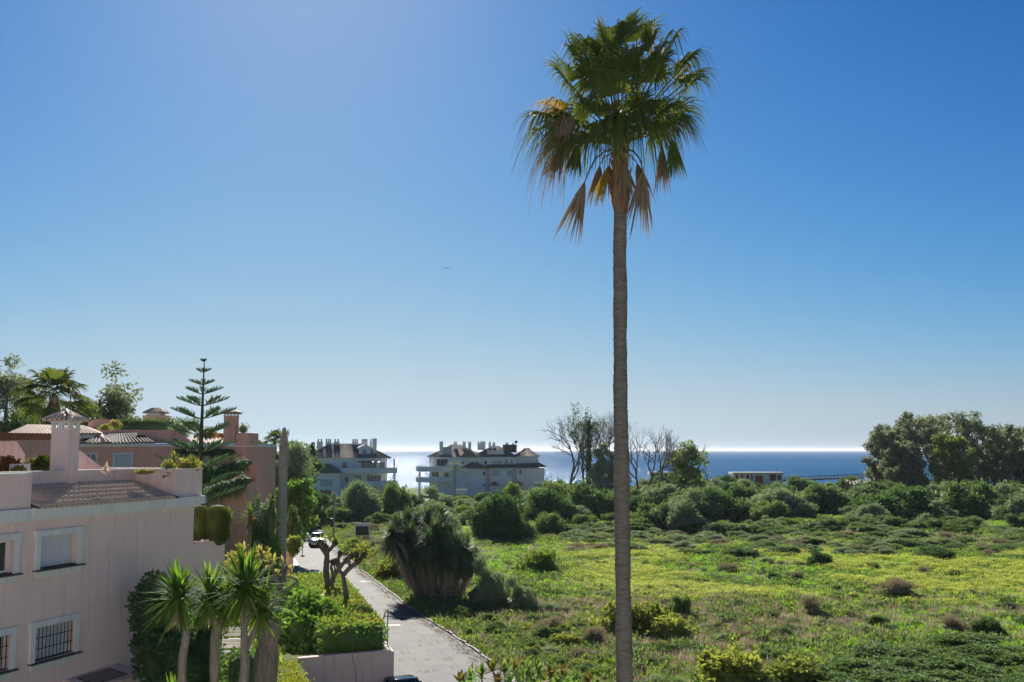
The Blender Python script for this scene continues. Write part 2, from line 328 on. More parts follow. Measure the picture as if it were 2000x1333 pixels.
def limb(f, a, b, r0, r1, bend=.12, seg=5, n=5, mi=0):
    a = np.asarray(a, float); b = np.asarray(b, float); L = np.linalg.norm(b-a); o = rng.normal(size=3)*bend*L; o2 = rng.normal(size=3)*bend*L*.5
    t = np.linspace(0, 1, n)[:, None]
    P = a + (b-a)*t + o*np.sin(PI*t) + o2*np.sin(2*PI*t); f.tube(P, np.linspace(r0, r1, n), seg, mi); return P
def clump_tree(name, label, cat, loc, H, rad, z0, lm, bm='bark_grey', ncl=26, per=150, cr=(.12, .24), ln=.35, wd=.2, trunk=.22, group=None, shape=None, droop=0., lean=(0, 0), fork=1, core=.0, limbs=True):
    """tree: trunk and limbs reaching to separate leaf clumps inside the crown's envelope; H, rad in metres, crown starts at z0*H"""
    t = thing(name, label, cat, loc, 0, group); tf = LF(); cf = LF()
    tops = []
    for k in range(fork):
        top = np.array([lean[0]*H + rng.normal()*rad*.25*(fork > 1), lean[1]*H + rng.normal()*rad*.2*(fork > 1), H*.86])
        tops.append(limb(tf, (rng.normal()*.2*(fork > 1), rng.normal()*.2*(fork > 1), -.2), top, trunk, trunk*.18, .05, 7, 9))
    for i in range(ncl):
        zz = z0 + (1-z0)*((i+.5)/ncl)**.9; q = (zz-z0)/(1-z0)
        env = shape(q) if shape else math.sin(PI*min(1, .12 + q*.88))**.6
        th = i*2.4 + rng.normal()*.5; u = rng.uniform(.35, 1)
        r = rng.uniform(*cr)*H
        ax = tops[i % fork]; cidx = min(len(ax)-1, int(q*len(ax)))
        c = np.array([ax[cidx][0] + math.cos(th)*u*rad*env, ax[cidx][1] + math.sin(th)*u*rad*env, zz*H - r*.5])
        if limbs:
            j = max(1, min(len(ax)-2, int((zz-.22)*len(ax)))); limb(tf, ax[j], c, trunk*.32*(1-q*.5), trunk*.06, .1, 4, 4)
        sub = 3
        for k in range(sub):
            cc = c + rng.normal(size=3)*r*.5; rr = r*rng.uniform(.45, .75)
            if core: cf.blob(cc, rr*core, 0, 7, 4, .2)
            cf.clump(cc, (rr, rr, rr*.75), per//sub, ln, wd, 0, -droop, .8)
    tf.build('trunk', M[bm], t, smooth=True); cf.build('crown', M[lm], t)
    return t
def bare_tree(t, H, mat, spread=.5, levels=5, r0=.2, seed=0, name='trunk', seglen=.3, upb=.25, twig=True):
    rg = np.random.default_rng(seed); f = LF()
    def grow(p, d, ln, r, lv):
        n = 4; P = [p]
        for i in range(n):
            d = nrm(d + rg.normal(size=3)*.14 + UP*upb*.25); p = p + d*ln/n; P.append(p)
        f.tube(P, np.linspace(r, r*.62, n+1), 6 if lv > levels-2 else 3 if lv < 2 else 4)
        if lv == 0: return
        for k in range(3 if lv < levels else 3):
            a = rg.normal(size=3); a -= d*a.dot(d); a = nrm(a); q = P[rg.integers(2, n+1)] if k else p
            grow(q, nrm(d*(1-spread*.45) + a*spread*rg.uniform(.6, 1.2)), ln*rg.uniform(.6, .85), r*.58, lv-1)
    grow(np.zeros(3), np.array([rg.normal()*.06, rg.normal()*.06, 1]), H*seglen, r0, levels)
    return f.build(name, M[bm_of(mat)], t, smooth=True), f
def bm_of(m): return m
# ---- fan palms
def fan(f, A, az, el, pet, Rr, nseg=38, amax=2.3, sag=.35, tip=.55, mi_leaf=0, mi_pet=1, seg=6, roll=0., rag=.15, fold=.10, join=.5):
    """one fan frond: petiole from A in direction (az, el) sagging under its weight, then the pleated blade"""
    d = np.array([math.cos(az)*math.cos(el), math.sin(az)*math.cos(el), math.sin(el)])
    t = np.linspace(0, 1, 6)[:, None]; P = np.asarray(A) + d*pet*t - UP*sag*pet*t**2
    f.tube(P, np.linspace(.028, .016, 6), 4, mi_pet)
    T = nrm(P[-1]-P[-2]); S = np.cross(T, UP); S = nrm(S) if np.linalg.norm(S) > .05 else np.array([1., 0, 0]); Nn = np.cross(S, T)
    if roll: S, Nn = S*math.cos(roll) + Nn*math.sin(roll), Nn*math.cos(roll) - S*math.sin(roll)
    a = np.linspace(-amax, amax, nseg); da = a[1]-a[0]
    rr = Rr*(1 - .22*(np.abs(a)/amax)**2)*(1 - rag*rng.random(nseg))
    D = np.cos(a)[:, None]*T + np.sin(a)[:, None]*S + Nn*(.22*np.abs(np.sin(a)) + .05)[:, None]; D = nrm(D)
    Sd = nrm(-np.sin(a)[:, None]*T + np.cos(a)[:, None]*S)
    u = np.linspace(.04, 1, seg+1); tp = tip*(.6 + .8*rng.random(nseg))
    C = P[-1] + D[:, None]*(rr[:, None]*u)[..., None] - UP*((tp*rr)[:, None]*np.clip((u-.35)/.65, 0, 1)**2.2)[..., None]
    wdt = np.where(u < join, u*Rr*da, join*Rr*da*np.clip((1-u)/(1-join), 0, 1)**.8 + .006)*.5
    pl = np.where(np.arange(nseg) % 2 == 0, 1., -1.)[:, None, None]*(wdt*fold*4)[None, :, None]*Nn
    W = Sd[:, None]*wdt[None, :, None]
    V = np.stack([C-W-pl, C+W+pl], 2); n = nseg
    b = (np.arange(n)*(seg+1)*2)[:, None] + np.arange(seg)*2
    F = np.stack([b, b+1, b+3, b+2], -1).reshape(-1, 4)
    f._put(V.reshape(-1, 3), F, np.repeat(np.clip(.5 + rng.normal(size=n)*.25, 0, 1), (seg+1)*2), mi_leaf)
def ring_trunk(H, r_base, r_top, step=.11, seg=16, rough=.035, lean=(0, 0), flare=1.0, curve=0.):
    n = int(H/step)*2; z = np.linspace(0, H, n); q = z/H
    r = r_base + (r_top-r_base)*q + r_base*.35*np.exp(-q*14)*flare
    r = r*(1 + .03*np.sin(q*23 + 1.3) + .025*np.sin(q*57 + .4) + .02*np.sin(q*131))
    r = r*(1 + np.where(np.arange(n) % 2 == 0, rough, -rough)*rng.uniform(.3, 1.2, n))
    cx = lean[0]*q + curve*np.sin(PI*q) + (lambda w_: w_ - q*w_[-1])(np.cumsum(rng.normal(size=n))*.0022); cy = lean[1]*q
    th = np.linspace(0, 2*PI, seg, endpoint=False)
    rr = r[:, None]*(1 + rng.normal(size=(n, seg))*.018)
    V = np.stack([cx[:, None] + rr*np.cos(th), cy[:, None] + rr*np.sin(th), z[:, None] + rng.normal(size=(n, seg))*.012], -1)
    i, k = np.meshgrid(np.arange(n-1), np.arange(seg), indexing='ij')
    F = np.stack([i*seg+k, i*seg+(k+1) % seg, (i+1)*seg+(k+1) % seg, (i+1)*seg+k], -1).reshape(-1, 4)
    return V.reshape(-1, 3), F
def rosette(f, c, n, ln, wd, lo=-60, hi=85, droop=.25, nseg=3, mi=0, axis=None, stiff=1.):
    az = rng.random(n)*2*PI; el = np.radians(lo + (hi-lo)*rng.random(n)**.8)
    D = np.stack([np.cos(az)*np.cos(el), np.sin(az)*np.cos(el), np.sin(el)], -1)
    if axis is not None: D = nrm(D + np.asarray(axis)*.35)
    f.strips(np.asarray(c) + D*.06*ln + UP*rng.normal(size=(n, 1))*.1*ln, D, ln*rng.uniform(.7, 1.1, n), wd, droop*rng.uniform(.2, 1.4, n)*np.clip(np.cos(el), .1, 1), nseg, mi)
def leaf_box(f, x0, x1, y0, y1, z0, z1, dens, ln, wd, mi=0, jit=.10, top=True):
    """clipped hedge: leaves over the faces of a box with a solid core"""
    cx = np.array([(x0+x1)/2, (y0+y1)/2, (z0+z1)/2]); h = np.array([x1-x0, y1-y0, z1-z0])/2; e = .12
    V = np.array([[sx, sy, sz] for sz in (-1, 1) for sx, sy in ((-1, -1), (1, -1), (1, 1), (-1, 1))])*(h-e) + cx
    f._put(V, np.array([[0, 3, 2, 1], [4, 5, 6, 7], [0, 1, 5, 4], [1, 2, 6, 5], [2, 3, 7, 6], [3, 0, 4, 7]]), np.full(8, .2), mi)
    for ax in range(3):
        for s in (-1, 1):
            if ax == 2 and s < 0: continue
            o = [k for k in range(3) if k != ax]; n = int(4*h[o[0]]*h[o[1]]*dens)
            P = np.empty((n, 3)); P[:, ax] = cx[ax] + s*(h[ax] + rng.normal(size=n)*jit*.6 - jit*.3)
            for k in o: P[:, k] = cx[k] + h[k]*rng.uniform(-1, 1, n)
            d = np.zeros(3); d[ax] = s
            f.leaves(P, nrm(d*.6 + rdir(n)*.9 + UP*.3), nrm(d + rdir(n)*.8), ln*rng.uniform(.6, 1.4, n), wd*rng.uniform(.6, 1.4, n), mi)
# ---- ground cover that nobody could count: instances on a cloud of points
def scatter(name, label, protos, P, sc, tilt=.15):
    sel = rng.integers(0, len(protos), len(P)); first = None
    for i, pm in enumerate(protos):
        q = sel == i
        if not q.any(): continue
        me = bpy.data.meshes.new(name); me.vertices.add(int(q.sum())); me.vertices.foreach_set('co', np.asarray(P[q], dtype=np.float32).ravel())
        a = me.attributes.new('sc', 'FLOAT', 'POINT'); a.data.foreach_set('value', np.asarray(sc[q], dtype=np.float32))
        rot = np.stack([rng.normal(size=q.sum())*tilt, rng.normal(size=q.sum())*tilt, rng.random(q.sum())*2*PI], -1).astype(np.float32)
        a = me.attributes.new('rt', 'FLOAT_VECTOR', 'POINT'); a.data.foreach_set('vector', rot.ravel())
        o = link(name, me); tag(o, label, name.replace('_', ' ').split()[-1], None, 'stuff')
        po = bpy.data.objects.new(name + '_tuft', pm)
        g = bpy.data.node_groups.new(name, 'GeometryNodeTree')
        g.interface.new_socket('Geometry', in_out='INPUT', socket_type='NodeSocketGeometry'); g.interface.new_socket('Geometry', in_out='OUTPUT', socket_type='NodeSocketGeometry')
        gi = g.nodes.new('NodeGroupInput'); go = g.nodes.new('NodeGroupOutput'); ip = g.nodes.new('GeometryNodeInstanceOnPoints'); oi = g.nodes.new('GeometryNodeObjectInfo')
        oi.inputs['Object'].default_value = po; oi.inputs['As Instance'].default_value = True
        a1 = g.nodes.new('GeometryNodeInputNamedAttribute'); a1.data_type = 'FLOAT'; a1.inputs['Name'].default_value = 'sc'
        a2 = g.nodes.new('GeometryNodeInputNamedAttribute'); a2.data_type = 'FLOAT_VECTOR'; a2.inputs['Name'].default_value = 'rt'
        er = g.nodes.new('FunctionNodeEulerToRotation'); lk = g.links.new
        lk(gi.outputs[0], ip.inputs['Points']); lk(oi.outputs['Geometry'], ip.inputs['Instance']); lk(a1.outputs['Attribute'], ip.inputs['Scale'])
        lk(a2.outputs['Attribute'], er.inputs[0]); lk(er.outputs[0], ip.inputs['Rotation']); lk(ip.outputs[0], go.inputs[0])
        md = o.modifiers.new('scatter', 'NODES'); md.node_group = g
# ---- value noise for laying out the zones
def vnoise(x, y, s, seed=0):
    x = np.asarray(x, float)/s + seed*17.3; y = np.asarray(y, float)/s - seed*9.1
    xi = np.floor(x); yi = np.floor(y); fx = x-xi; fy = y-yi; fx = fx*fx*(3-2*fx); fy = fy*fy*(3-2*fy)
    def h(a, b): v = np.sin(a*127.1 + b*311.7 + seed*74.7)*43758.5453; return v-np.floor(v)
    return (h(xi, yi)*(1-fx) + h(xi+1, yi)*fx)*(1-fy) + (h(xi, yi+1)*(1-fx) + h(xi+1, yi+1)*fx)*fy
def fnoise(x, y, s, seed=0): return .55*vnoise(x, y, s, seed) + .3*vnoise(x, y, s/2.1, seed+1) + .15*vnoise(x, y, s/4.3, seed+2)
# ------------------------------------------------------------------ road line (right kerb), measured on the ground
KERB = [gp(*p) for p in [(1120, 1430), (997, 1315+8), (922, 1269), (868, 1233), (799, 1188), (742, 1143), (703, 1114), (667, 1082), (633, 1047), (616, 1020), (609, 1003)]]
KERB = [Vector((9.5, 14, 0))] + KERB + [Vector((-38.5, 205, 0)), Vector((-30, 222, 0)), Vector((-8, 232, 0))]
KX = np.array([k.x for k in KERB[:-2]]); KY = np.array([k.y for k in KERB[:-2]])
def kerb_x(y): return np.interp(y, KY, KX)
WROAD = 5.4
def left_of(i, w):
    a = KERB[max(i-1, 0)]; b = KERB[min(i+1, len(KERB)-1)]; t = (b-a).normalized(); return KERB[i] + Vector((-t.y, t.x, 0))*w
ROADL = [left_of(i, WROAD) for i in range(len(KERB))]
def gz(x, y):
    x = np.asarray(x, float); y = np.asarray(y, float)
    d = np.clip((x - kerb_x(y) - .6)/5, 0, 1); d = d*d*(3-2*d)
    z = d*((fnoise(x, y, 9, 3)-.45)*.9 + (fnoise(x, y, 2.2, 5)-.5)*.35)*np.clip((y-8)/20, 0, 1)
    z = np.where(x < kerb_x(y), 0, z) - .03
    c = np.clip((y - 305 + (fnoise(x, y*0, 60, 8)-.5)*14)/45, 0, 1); return z*(1-c) - c*4.2
# ground: one sheet, finer where the camera sees it
gx = np.concatenate([np.linspace(-900, -62, 30), np.arange(-60, 90, .75), np.linspace(92, 900, 40)])
gy = np.concatenate([np.linspace(-60, 30, 16), np.arange(32, 150, .75), np.arange(151, 352, 2.2)])
X, Y = np.meshgrid(gx, gy); Z = gz(X, Y)
ny, nx = X.shape; i, k = np.meshgrid(np.arange(ny-1), np.arange(nx-1), indexing='ij')
F = np.stack([i*nx+k, i*nx+k+1, (i+1)*nx+k+1, (i+1)*nx+k], -1).reshape(-1, 4)
def zone_meadow(x, y):
    m = (fnoise(x, y, 13, 11)-.44)*6 + .6
    core = np.clip((y-74)/8, 0, 1)*np.clip((124-y)/10, 0, 1)*np.clip((x-4)/6, 0, 1)
    return np.clip(m, 0, 1)*core
def zone_dry(x, y):
    a = np.exp(-(((x-7)/11)**2 + ((y-66)/15)**2))*1.2 + np.exp(-(((x+12)/7)**2 + ((y-112)/11)**2))*1.2 + .5*np.exp(-(((x-30)/24)**2 + ((y-72)/7)**2)) + .45*np.exp(-(((y-132)/9)**2))
    return np.clip(a*(.3 + 1.3*fnoise(x, y, 5, 21)), 0, 1)
m, nt, N, K = _mat('field')
o = N('ShaderNodeOutputMaterial'); p = N('ShaderNodeBsdfPrincipled'); K(p.outputs[0], o.inputs[0]); p.inputs['Roughness'].default_value = .95; p.inputs['Specular IOR Level'].default_value = .1
t = N('ShaderNodeTexCoord'); n1 = N('ShaderNodeTexNoise'); n1.inputs['Scale'].default_value = 1.3; n1.inputs['Detail'].default_value = 8; n1.inputs['Roughness'].default_value = .7; K(t.outputs['Object'], n1.inputs['Vector'])
cr = N('ShaderNodeValToRGB'); e = cr.color_ramp.elements; e[0].position = .34; e[0].color = (.05, .07, .022, 1); e[1].position = .68; e[1].color = (.17, .21, .06, 1); x = e.new(.52); x.color = (.11, .145, .04, 1); K(n1.outputs['Fac'], cr.inputs[0])
am = N('ShaderNodeAttribute'); am.attribute_name = 'meadow'; ad = N('ShaderNodeAttribute'); ad.attribute_name = 'dry'; ab = N('ShaderNodeAttribute'); ab.attribute_name = 'beach'
c1 = N('ShaderNodeMixRGB'); c1.inputs[2].default_value = (.30, .36, .07, 1); K(cr.outputs[0], c1.inputs[1]); K(am.outputs['Fac'], c1.inputs[0])
c2 = N('ShaderNodeMixRGB'); c2.inputs[2].default_value = (.22, .18, .135, 1); K(c1.outputs[0], c2.inputs[1]); K(ad.outputs['Fac'], c2.inputs[0])
c3 = N('ShaderNodeMixRGB'); c3.inputs[2].default_value = (.45, .39, .30, 1); K(c2.outputs[0], c3.inputs[1]); K(ab.outputs['Fac'], c3.inputs[0]); K(c3.outputs[0], p.inputs['Base Color'])
bp = N('ShaderNodeBump'); bp.inputs['Strength'].default_value = .8; bp.inputs['Distance'].default_value = .12; K(n1.outputs['Fac'], bp.inputs['Height']); K(bp.outputs[0], p.inputs['Normal'])
me = npmesh('ground', np.stack([X, Y, Z], -1).reshape(-1, 3), F, M['field'], smooth=True)
for nm, vv in (('meadow', zone_meadow(X, Y)), ('dry', zone_dry(X, Y)), ('beach', np.clip((Y-296)/8, 0, 1))):
    a = me.attributes.new(nm, 'FLOAT', 'POINT'); a.data.foreach_set('value', vv.astype(np.float32).ravel())
tag(link('ground', me), 'rough green field running down to the beach', kind='structure')
# sea to the horizon
m, nt, N, K = _mat('sea')
o = N('ShaderNodeOutputMaterial'); p = N('ShaderNodeBsdfPrincipled'); K(p.outputs[0], o.inputs[0])
nt.nodes.remove(p); df = N('ShaderNodeBsdfDiffuse'); gl = N('ShaderNodeBsdfGlossy'); ms = N('ShaderNodeMixShader'); gl.inputs['Roughness'].default_value = .16; gl.inputs['Color'].default_value = (.9, .95, 1, 1)
ms.inputs[0].default_value = .09; K(df.outputs[0], ms.inputs[1]); K(gl.outputs[0], ms.inputs[2]); K(ms.outputs[0], o.inputs[0])
t = N('ShaderNodeTexCoord'); mp = N('ShaderNodeMapping'); mp.inputs['Scale'].default_value = (.05, .16, 1); K(t.outputs['Object'], mp.inputs[0])
n1 = N('ShaderNodeTexNoise'); n1.inputs['Scale'].default_value = 1; n1.inputs['Detail'].default_value = 9; n1.inputs['Roughness'].default_value = .68; K(mp.outputs[0], n1.inputs['Vector'])
bp = N('ShaderNodeBump'); bp.inputs['Strength'].default_value = 1; bp.inputs['Distance'].default_value = 1.6; K(n1.outputs['Fac'], bp.inputs['Height']); K(bp.outputs[0], gl.inputs['Normal'])
mp2 = N('ShaderNodeMapping'); mp2.inputs['Scale'].default_value = (.0012, .009, 1); K(t.outputs['Object'], mp2.inputs[0])
n2 = N('ShaderNodeTexNoise'); n2.inputs['Scale'].default_value = 1; n2.inputs['Detail'].default_value = 6; K(mp2.outputs[0], n2.inputs['Vector'])
mx = N('ShaderNodeMixRGB'); mx.inputs[1].default_value = (.003, .06, .172, 1); mx.inputs[2].default_value = (.01, .105, .24, 1); K(n2.outputs['Fac'], mx.inputs[0]); K(mx.outputs[0], df.inputs['Color'])
s = MB(); s.quad((-60000, 300, 0), (60000, 300, 0), (60000, 75000, 0), (-60000, 75000, 0)); so_ = s.build('sea', M['sea'], loc=(0, 0, -1.6)); tag(so_, 'blue sea reaching the horizon', kind='structure')
# road sheet, kerb stones, markings
rd = MB()
for i in range(len(KERB)-1):
    up = Vector((0, 0, .012)); rd.quad(KERB[i]+up, KERB[i+1]+up, ROADL[i+1]+up, ROADL[i]+up)
road = rd.build('road', M['asphalt']); tag(road, 'narrow grey asphalt road leading towards the sea', kind='structure')
jn = MB()
for i in range(1, len(KERB)-3):
    for w0, w1 in ((1.75, 1.79),):
        up = Vector((0, 0, .016)); jn.quad(left_of(i, w0)+up, left_of(i+1, w0+.1*math.sin(i))+up, left_of(i+1, w1+.1*math.sin(i))+up, left_of(i, w1)+up)
jn.build('asphalt_seam', M['asphalt_joint'], road)
def along(poly, step):
    out = []; carry = 0
    for a, b in zip(poly[:-1], poly[1:]):
        L = (b-a).length; s_ = carry
        while s_ < L: out.append((a + (b-a)*(s_/L), math.atan2((b-a).y, (b-a).x))); s_ += step
        carry = s_-L
    return out
ks = MB(); ks.hexa([(0, -.13, -.1), (.97, -.13, -.1), (.97, .02, -.1), (0, .02, -.1)], [(.015, -.12, .12), (.955, -.12, .12), (.955, 0, .11), (.015, 0, .11)]); ksm = ks.mesh('kerb_stone', M['concrete'])
random.seed(3)
for q, a in along(KERB[1:11], 1.0):
    if q.y > 118 or q.y < 34: continue
    link('kerb_stone', ksm, road, (q.x + random.uniform(-.03, .03), q.y, random.uniform(-.05, .02)), a + random.uniform(-.03, .03))
def marking(pxs, wd, ln, rz):
    c = gp(*pxs); b = MB(); b.box(-wd/2, wd/2, -ln/2, ln/2, .017, .019); b.build('road_marking', M['road_paint'], road, (c.x, c.y, 0), rz)
marking((717, 1136), 1.1, .5, R(6)); marking((764, 1222), 1.15, .45, R(8))
for q, (dx, dy) in enumerate([(0, 0), (.2, .1), (-.15, .12)]):
    pass
# ------------------------------------------------------------------ raised gardens left of the road
TZ = 2.4
C1 = gp(762, 1272, 2.5); C0 = gp(585, 1288, 2.5); Cm = gp(607, 1333, 2.5)
def roadleft(y, w=WROAD+.25):
    return float(np.interp(y, [p.y for p in ROADL[:-2]], [p.x for p in ROADL[:-2]])) - (w-WROAD)
Y1, Y2 = 71., 86.5                      # driveway mouth lies between
XD = -20.5
terr = [(-80, -8), (-3.5, -8), (-4.2, 28), (Cm.x, Cm.y), (C0.x, C0.y), (C1.x, C1.y)] + [(roadleft(y), y) for y in (54, 62, Y1)] + [(XD, Y1), (XD, Y2)] + [(roadleft(y, WROAD+1.6), y) for y in (Y2,)] + [(roadleft(y, WROAD+.6), y) for y in (100, 118, 140, 165, 190)] + [(-44, 215), (-80, 215)]
tb = MB(); n = len(terr); tb.add([(x, y, TZ) for x, y in terr] + [(x, y, -.2) for x, y in terr], [tuple(range(n))] + [(i, n+i, n+(i+1) % n, (i+1) % n) for i in range(n)])
tag(tb.build('garden_terrace', M['field']), 'raised garden ground between the houses and the road', kind='structure')
def wall_seg(mb, a, b, th, z0, z1, m=0):
    a = Vector((a[0], a[1], 0)); b = Vector((b[0], b[1], 0)); t = (b-a).normalized(); nn = Vector((t.y, -t.x, 0))*th
    mb.hexa([a+Vector((0, 0, z0)), b+Vector((0, 0, z0)), b-nn+Vector((0, 0, z0)), a-nn+Vector((0, 0, z0))][::1], [a+Vector((0, 0, z1)), b+Vector((0, 0, z1)), b-nn+Vector((0, 0, z1)), a-nn+Vector((0, 0, z1))], m)
c0 = Vector((C0.x-.02, C0.y-.06, 0)); c1 = Vector((C1.x+.05, C1.y-.06, 0))
wt = thing('retaining_wall', 'cracked pink retaining wall below the hedge at the near end of the planted bed', 'wall', c1)
b = MB(c1); wall_seg(b, c0, c1, .3, -.2, 2.55); b.build('wall_face', M['pink_wall'], wt)
b = MB(c1); wall_seg(b, (Cm.x-.0, Cm.y), c0, .3, -.2, 2.39); wall_seg(b, (-4.1, 28), (Cm.x, Cm.y), .3, -.2, 2.39); b.build('wall_return', M['pink_wall'], wt)
b = MB(c1); wall_seg(b, c1 + Vector((.12, .02, 0)), (roadleft(Y1)+.08, Y1), .3, -.2, 2.5); b.build('wall_roadside', M['pink_wall'], wt)
tdir = (c1-c0).normalized(); nv = Vector((tdir.y, -tdir.x, 0))*.004
b = MB(c1); zz = 2.54; fr = .57; rr_ = random.Random(5)
while zz > 0:
    z2 = zz - rr_.uniform(.12, .3); f2 = fr + rr_.uniform(-.012, .016); wd = .012
    p0 = c0 + (c1-c0)*fr + nv; p1 = c0 + (c1-c0)*f2 + nv
    b.quad(p0 - tdir*wd + Vector((0, 0, zz)), p0 + tdir*wd + Vector((0, 0, zz)), p1 + tdir*wd + Vector((0, 0, z2)), p1 - tdir*wd + Vector((0, 0, z2))); zz, fr = z2, f2
b.build('crack', M['grey_slab'], wt)
fw = thing('retaining_wall', 'pink retaining wall behind the driveway mouth and the bare palm trunk', 'wall', (roadleft(Y2, WROAD+1.6), Y2, 0))
b = MB(fw.location); wall_seg(b, (XD, Y2-.05), (roadleft(Y2, WROAD+1.6)+.1, Y2-.05), .3, -.1, 2.75); b.build('wall_face', M['pink_wall'], fw)
b = MB(fw.location); wall_seg(b, (roadleft(Y2, WROAD+1.6)+.12, Y2), (roadleft(112, WROAD+.7)+.1, 112), .3, -.1, 2.7); b.build('wall_roadside', M['pink_wall'], fw)
sw = MB(); 
pts = [(roadleft(y, WROAD), y) for y in (85.5, 92, 100, 112, 125)]
for (x0, y0), (x1, y1) in zip(pts[:-1], pts[1:]):
    sw.hexa([(x0-1.5, y0, -.1), (x0, y0, -.1), (x1, y1, -.1), (x1-1.3, y1, -.1)], [(x0-1.5, y0, .13), (x0, y0, .13), (x1, y1, .13), (x1-1.3, y1, .13)])
swo = sw.build('pavement', M['paving']); tag(swo, 'narrow pavement beside the far retaining wall', kind='structure')
kb = MB()
for (x0, y0), (x1, y1) in zip(pts[:-1], pts[1:]):
    kb.hexa([(x0+.002, y0, -.1), (x0+.22, y0, -.1), (x1+.22, y1, -.1), (x1+.002, y1, -.1)], [(x0+.002, y0, .145), (x0+.2, y0, .145), (x1+.2, y1, .145), (x1+.002, y1, .145)])
kb.build('pavement_kerb', M['road_paint'], swo)
dv = MB(); dv.add([(XD, Y1, .014), (roadleft(Y1, WROAD-.1), Y1, .014), (roadleft(Y2, WROAD-.1), Y2-.5, .014), (XD, Y2-.5, .014)], [(0, 1, 2, 3)])
tag(dv.build('driveway', M['asphalt']), 'asphalt driveway mouth in the shade of the pink wall', kind='structure')

yd = MB(); yd.add([(-4.6, -3, .02), (14, -3, .02), (7.2, 20, .02), (3.0, 38, .02), (-7.0, 38, .02), (-4.6, 28, .02)], [(0, 1, 2, 3, 4, 5)]); tag(yd.build('bounce_paving', M['bounce_paving']), 'light paving added unseen below the viewpoint to bounce sunlight', kind='structure')  # pale ground added out of view, bounces sun onto the pink wall

pv = MB(); pv.add([(-17, -3, TZ+.006), (-4.8, -3, TZ+.006), (-4.9, 27.5, TZ+.006), (-12.5, 27.5, TZ+.006), (-17, 22, TZ+.006)], [(0, 1, 2, 3, 4)]); tag(pv.build('terrace_bounce_paving', M['bounce_paving']), 'light paving added unseen beside the pink house to bounce sunlight', kind='structure')  # added below the view to throw sunlight back onto the lower house wall
# cracks and mended strips in the asphalt
rr_ = random.Random(8)
for k in range(7):
    i0 = rr_.randint(2, 6); a = left_of(i0, rr_.uniform(.8, 4.6)); t_ = (KERB[i0+1]-KERB[i0]).normalized(); nn_ = Vector((-t_.y, t_.x, 0)); b = MB(); q = Vector(a); d_ = (t_ + nn_*rr_.uniform(-.5, .5)).normalized(); L_c = rr_.uniform(2, 6); s_ = 0; wd_ = rr_.uniform(.012, .025)
    while s_ < L_c:
        st_ = rr_.uniform(.25, .6); q2 = q + d_*st_ + nn_*rr_.uniform(-.12, .12); up = Vector((0, 0, .0165)); b.quad(q - nn_*wd_ + up, q + nn_*wd_ + up, q2 + nn_*wd_ + up, q2 - nn_*wd_ + up); q = q2; s_ += st_
    b.build('crack', M['asphalt_joint'], road)
# ------------------------------------------------------------------ near pink house; local x runs along the facade, local y inwards
W0 = at(60, 1100, 31); TH = R(73.3); HU = Vector((math.cos(TH), math.sin(TH), 0)); HN = Vector((-math.sin(TH), math.cos(TH), 0))
W0 = Vector((W0.x, W0.y, 0))
def onwall(px, py, n=0.):
    """where the ray of a pixel meets the plane n metres behind the facade -> (s, z)"""
    a, b = ray(px, py); d = Vector((a, 1, b)); o = Vector((0, 0, CAMH)) - W0 - HN*n
    t = -o.dot(HN)/d.dot(HN); q = o + d*t; return q.dot(HU), q.z
house = thing('pink_house', 'near pale pink house with tiled lean-to roof and white-framed windows', 'house', W0, TH)
s_end = onwall(379, 1000)[0]; s_low = onwall(440, 1080)[0]; s_par = onwall(393, 940)[0]
ZC0, ZC1, ZP = 9.0, 9.28, 10.30
sr0 = onwall(57, 990)[0]; sr1 = onwall(333, 960)[0]; REC = 1.5
wins = []
def win_from(pl, pr, ptop, pbot, right_only=None):
    s1, z1 = onwall(pr, ptop); z0 = onwall(pr, pbot)[1]
    s0 = onwall(pl, ptop)[0] if pl is not None else s1-right_only
    return [s0, s1, z0, z1]
wA = win_from(70, 160, 1028, 1099); wid = wA[1]-wA[0]
wB = win_from(60, 154, 1196, 1270)
wC = win_from(None, 37, 1042, 1114, wid); wD = win_from(None, 26, 1225, 1303, wid)
wC[2:] = wA[2:]; wD[2:] = wB[2:]; dW = wA[0]-wC[0]; wD[0] = wB[0]-dW; wD[1] = wB[1]-dW
FR = .19
ops = [(w_[0]+FR, w_[1]-FR, w_[2]+.0, w_[3]-FR) for w_ in (wA, wB, wC, wD)]
SL = -7.
def facade(mb, s0, s1, z0, z1, ops, dep=.26):
    xs = sorted({s0, s1, *[o[0] for o in ops], *[o[1] for o in ops]}); zs = sorted({z0, z1, *[o[2] for o in ops], *[o[3] for o in ops]})
    for xa, xb in zip(xs[:-1], xs[1:]):
        for za, zb in zip(zs[:-1], zs[1:]):
            cx, cz = (xa+xb)/2, (za+zb)/2
            if any(o[0] < cx < o[1] and o[2] < cz < o[3] for o in ops): continue
            mb.quad((xa, 0, za), (xb, 0, za), (xb, 0, zb), (xa, 0, zb))
    for a, c, z_, zt in ops:
        mb.quad((a, 0, z_), (a, dep, z_), (a, dep, zt), (a, 0, zt)); mb.quad((c, dep, z_), (c, 0, z_), (c, 0, zt), (c, dep, zt))
        mb.quad((a, dep, zt), (c, dep, zt), (c, 0, zt), (a, 0, zt)); mb.quad((a, 0, z_), (c, 0, z_), (c, dep, z_), (a, dep, z_))
b = MB(); facade(b, SL, s_end, 1.5, ZC0, ops)
DP = 11.
b.quad((s_end, 0, 1.5), (s_end, DP, 1.5), (s_end, DP, ZC0), (s_end, 0, ZC0)); b.quad((SL, DP, 1.5), (SL, 0, 1.5), (SL, 0, ZC0), (SL, DP, ZC0)); b.quad((s_end, DP, 1.5), (SL, DP, 1.5), (SL, DP, ZC0), (s_end, DP, ZC0))
b.build('wall', M['pink'], house)
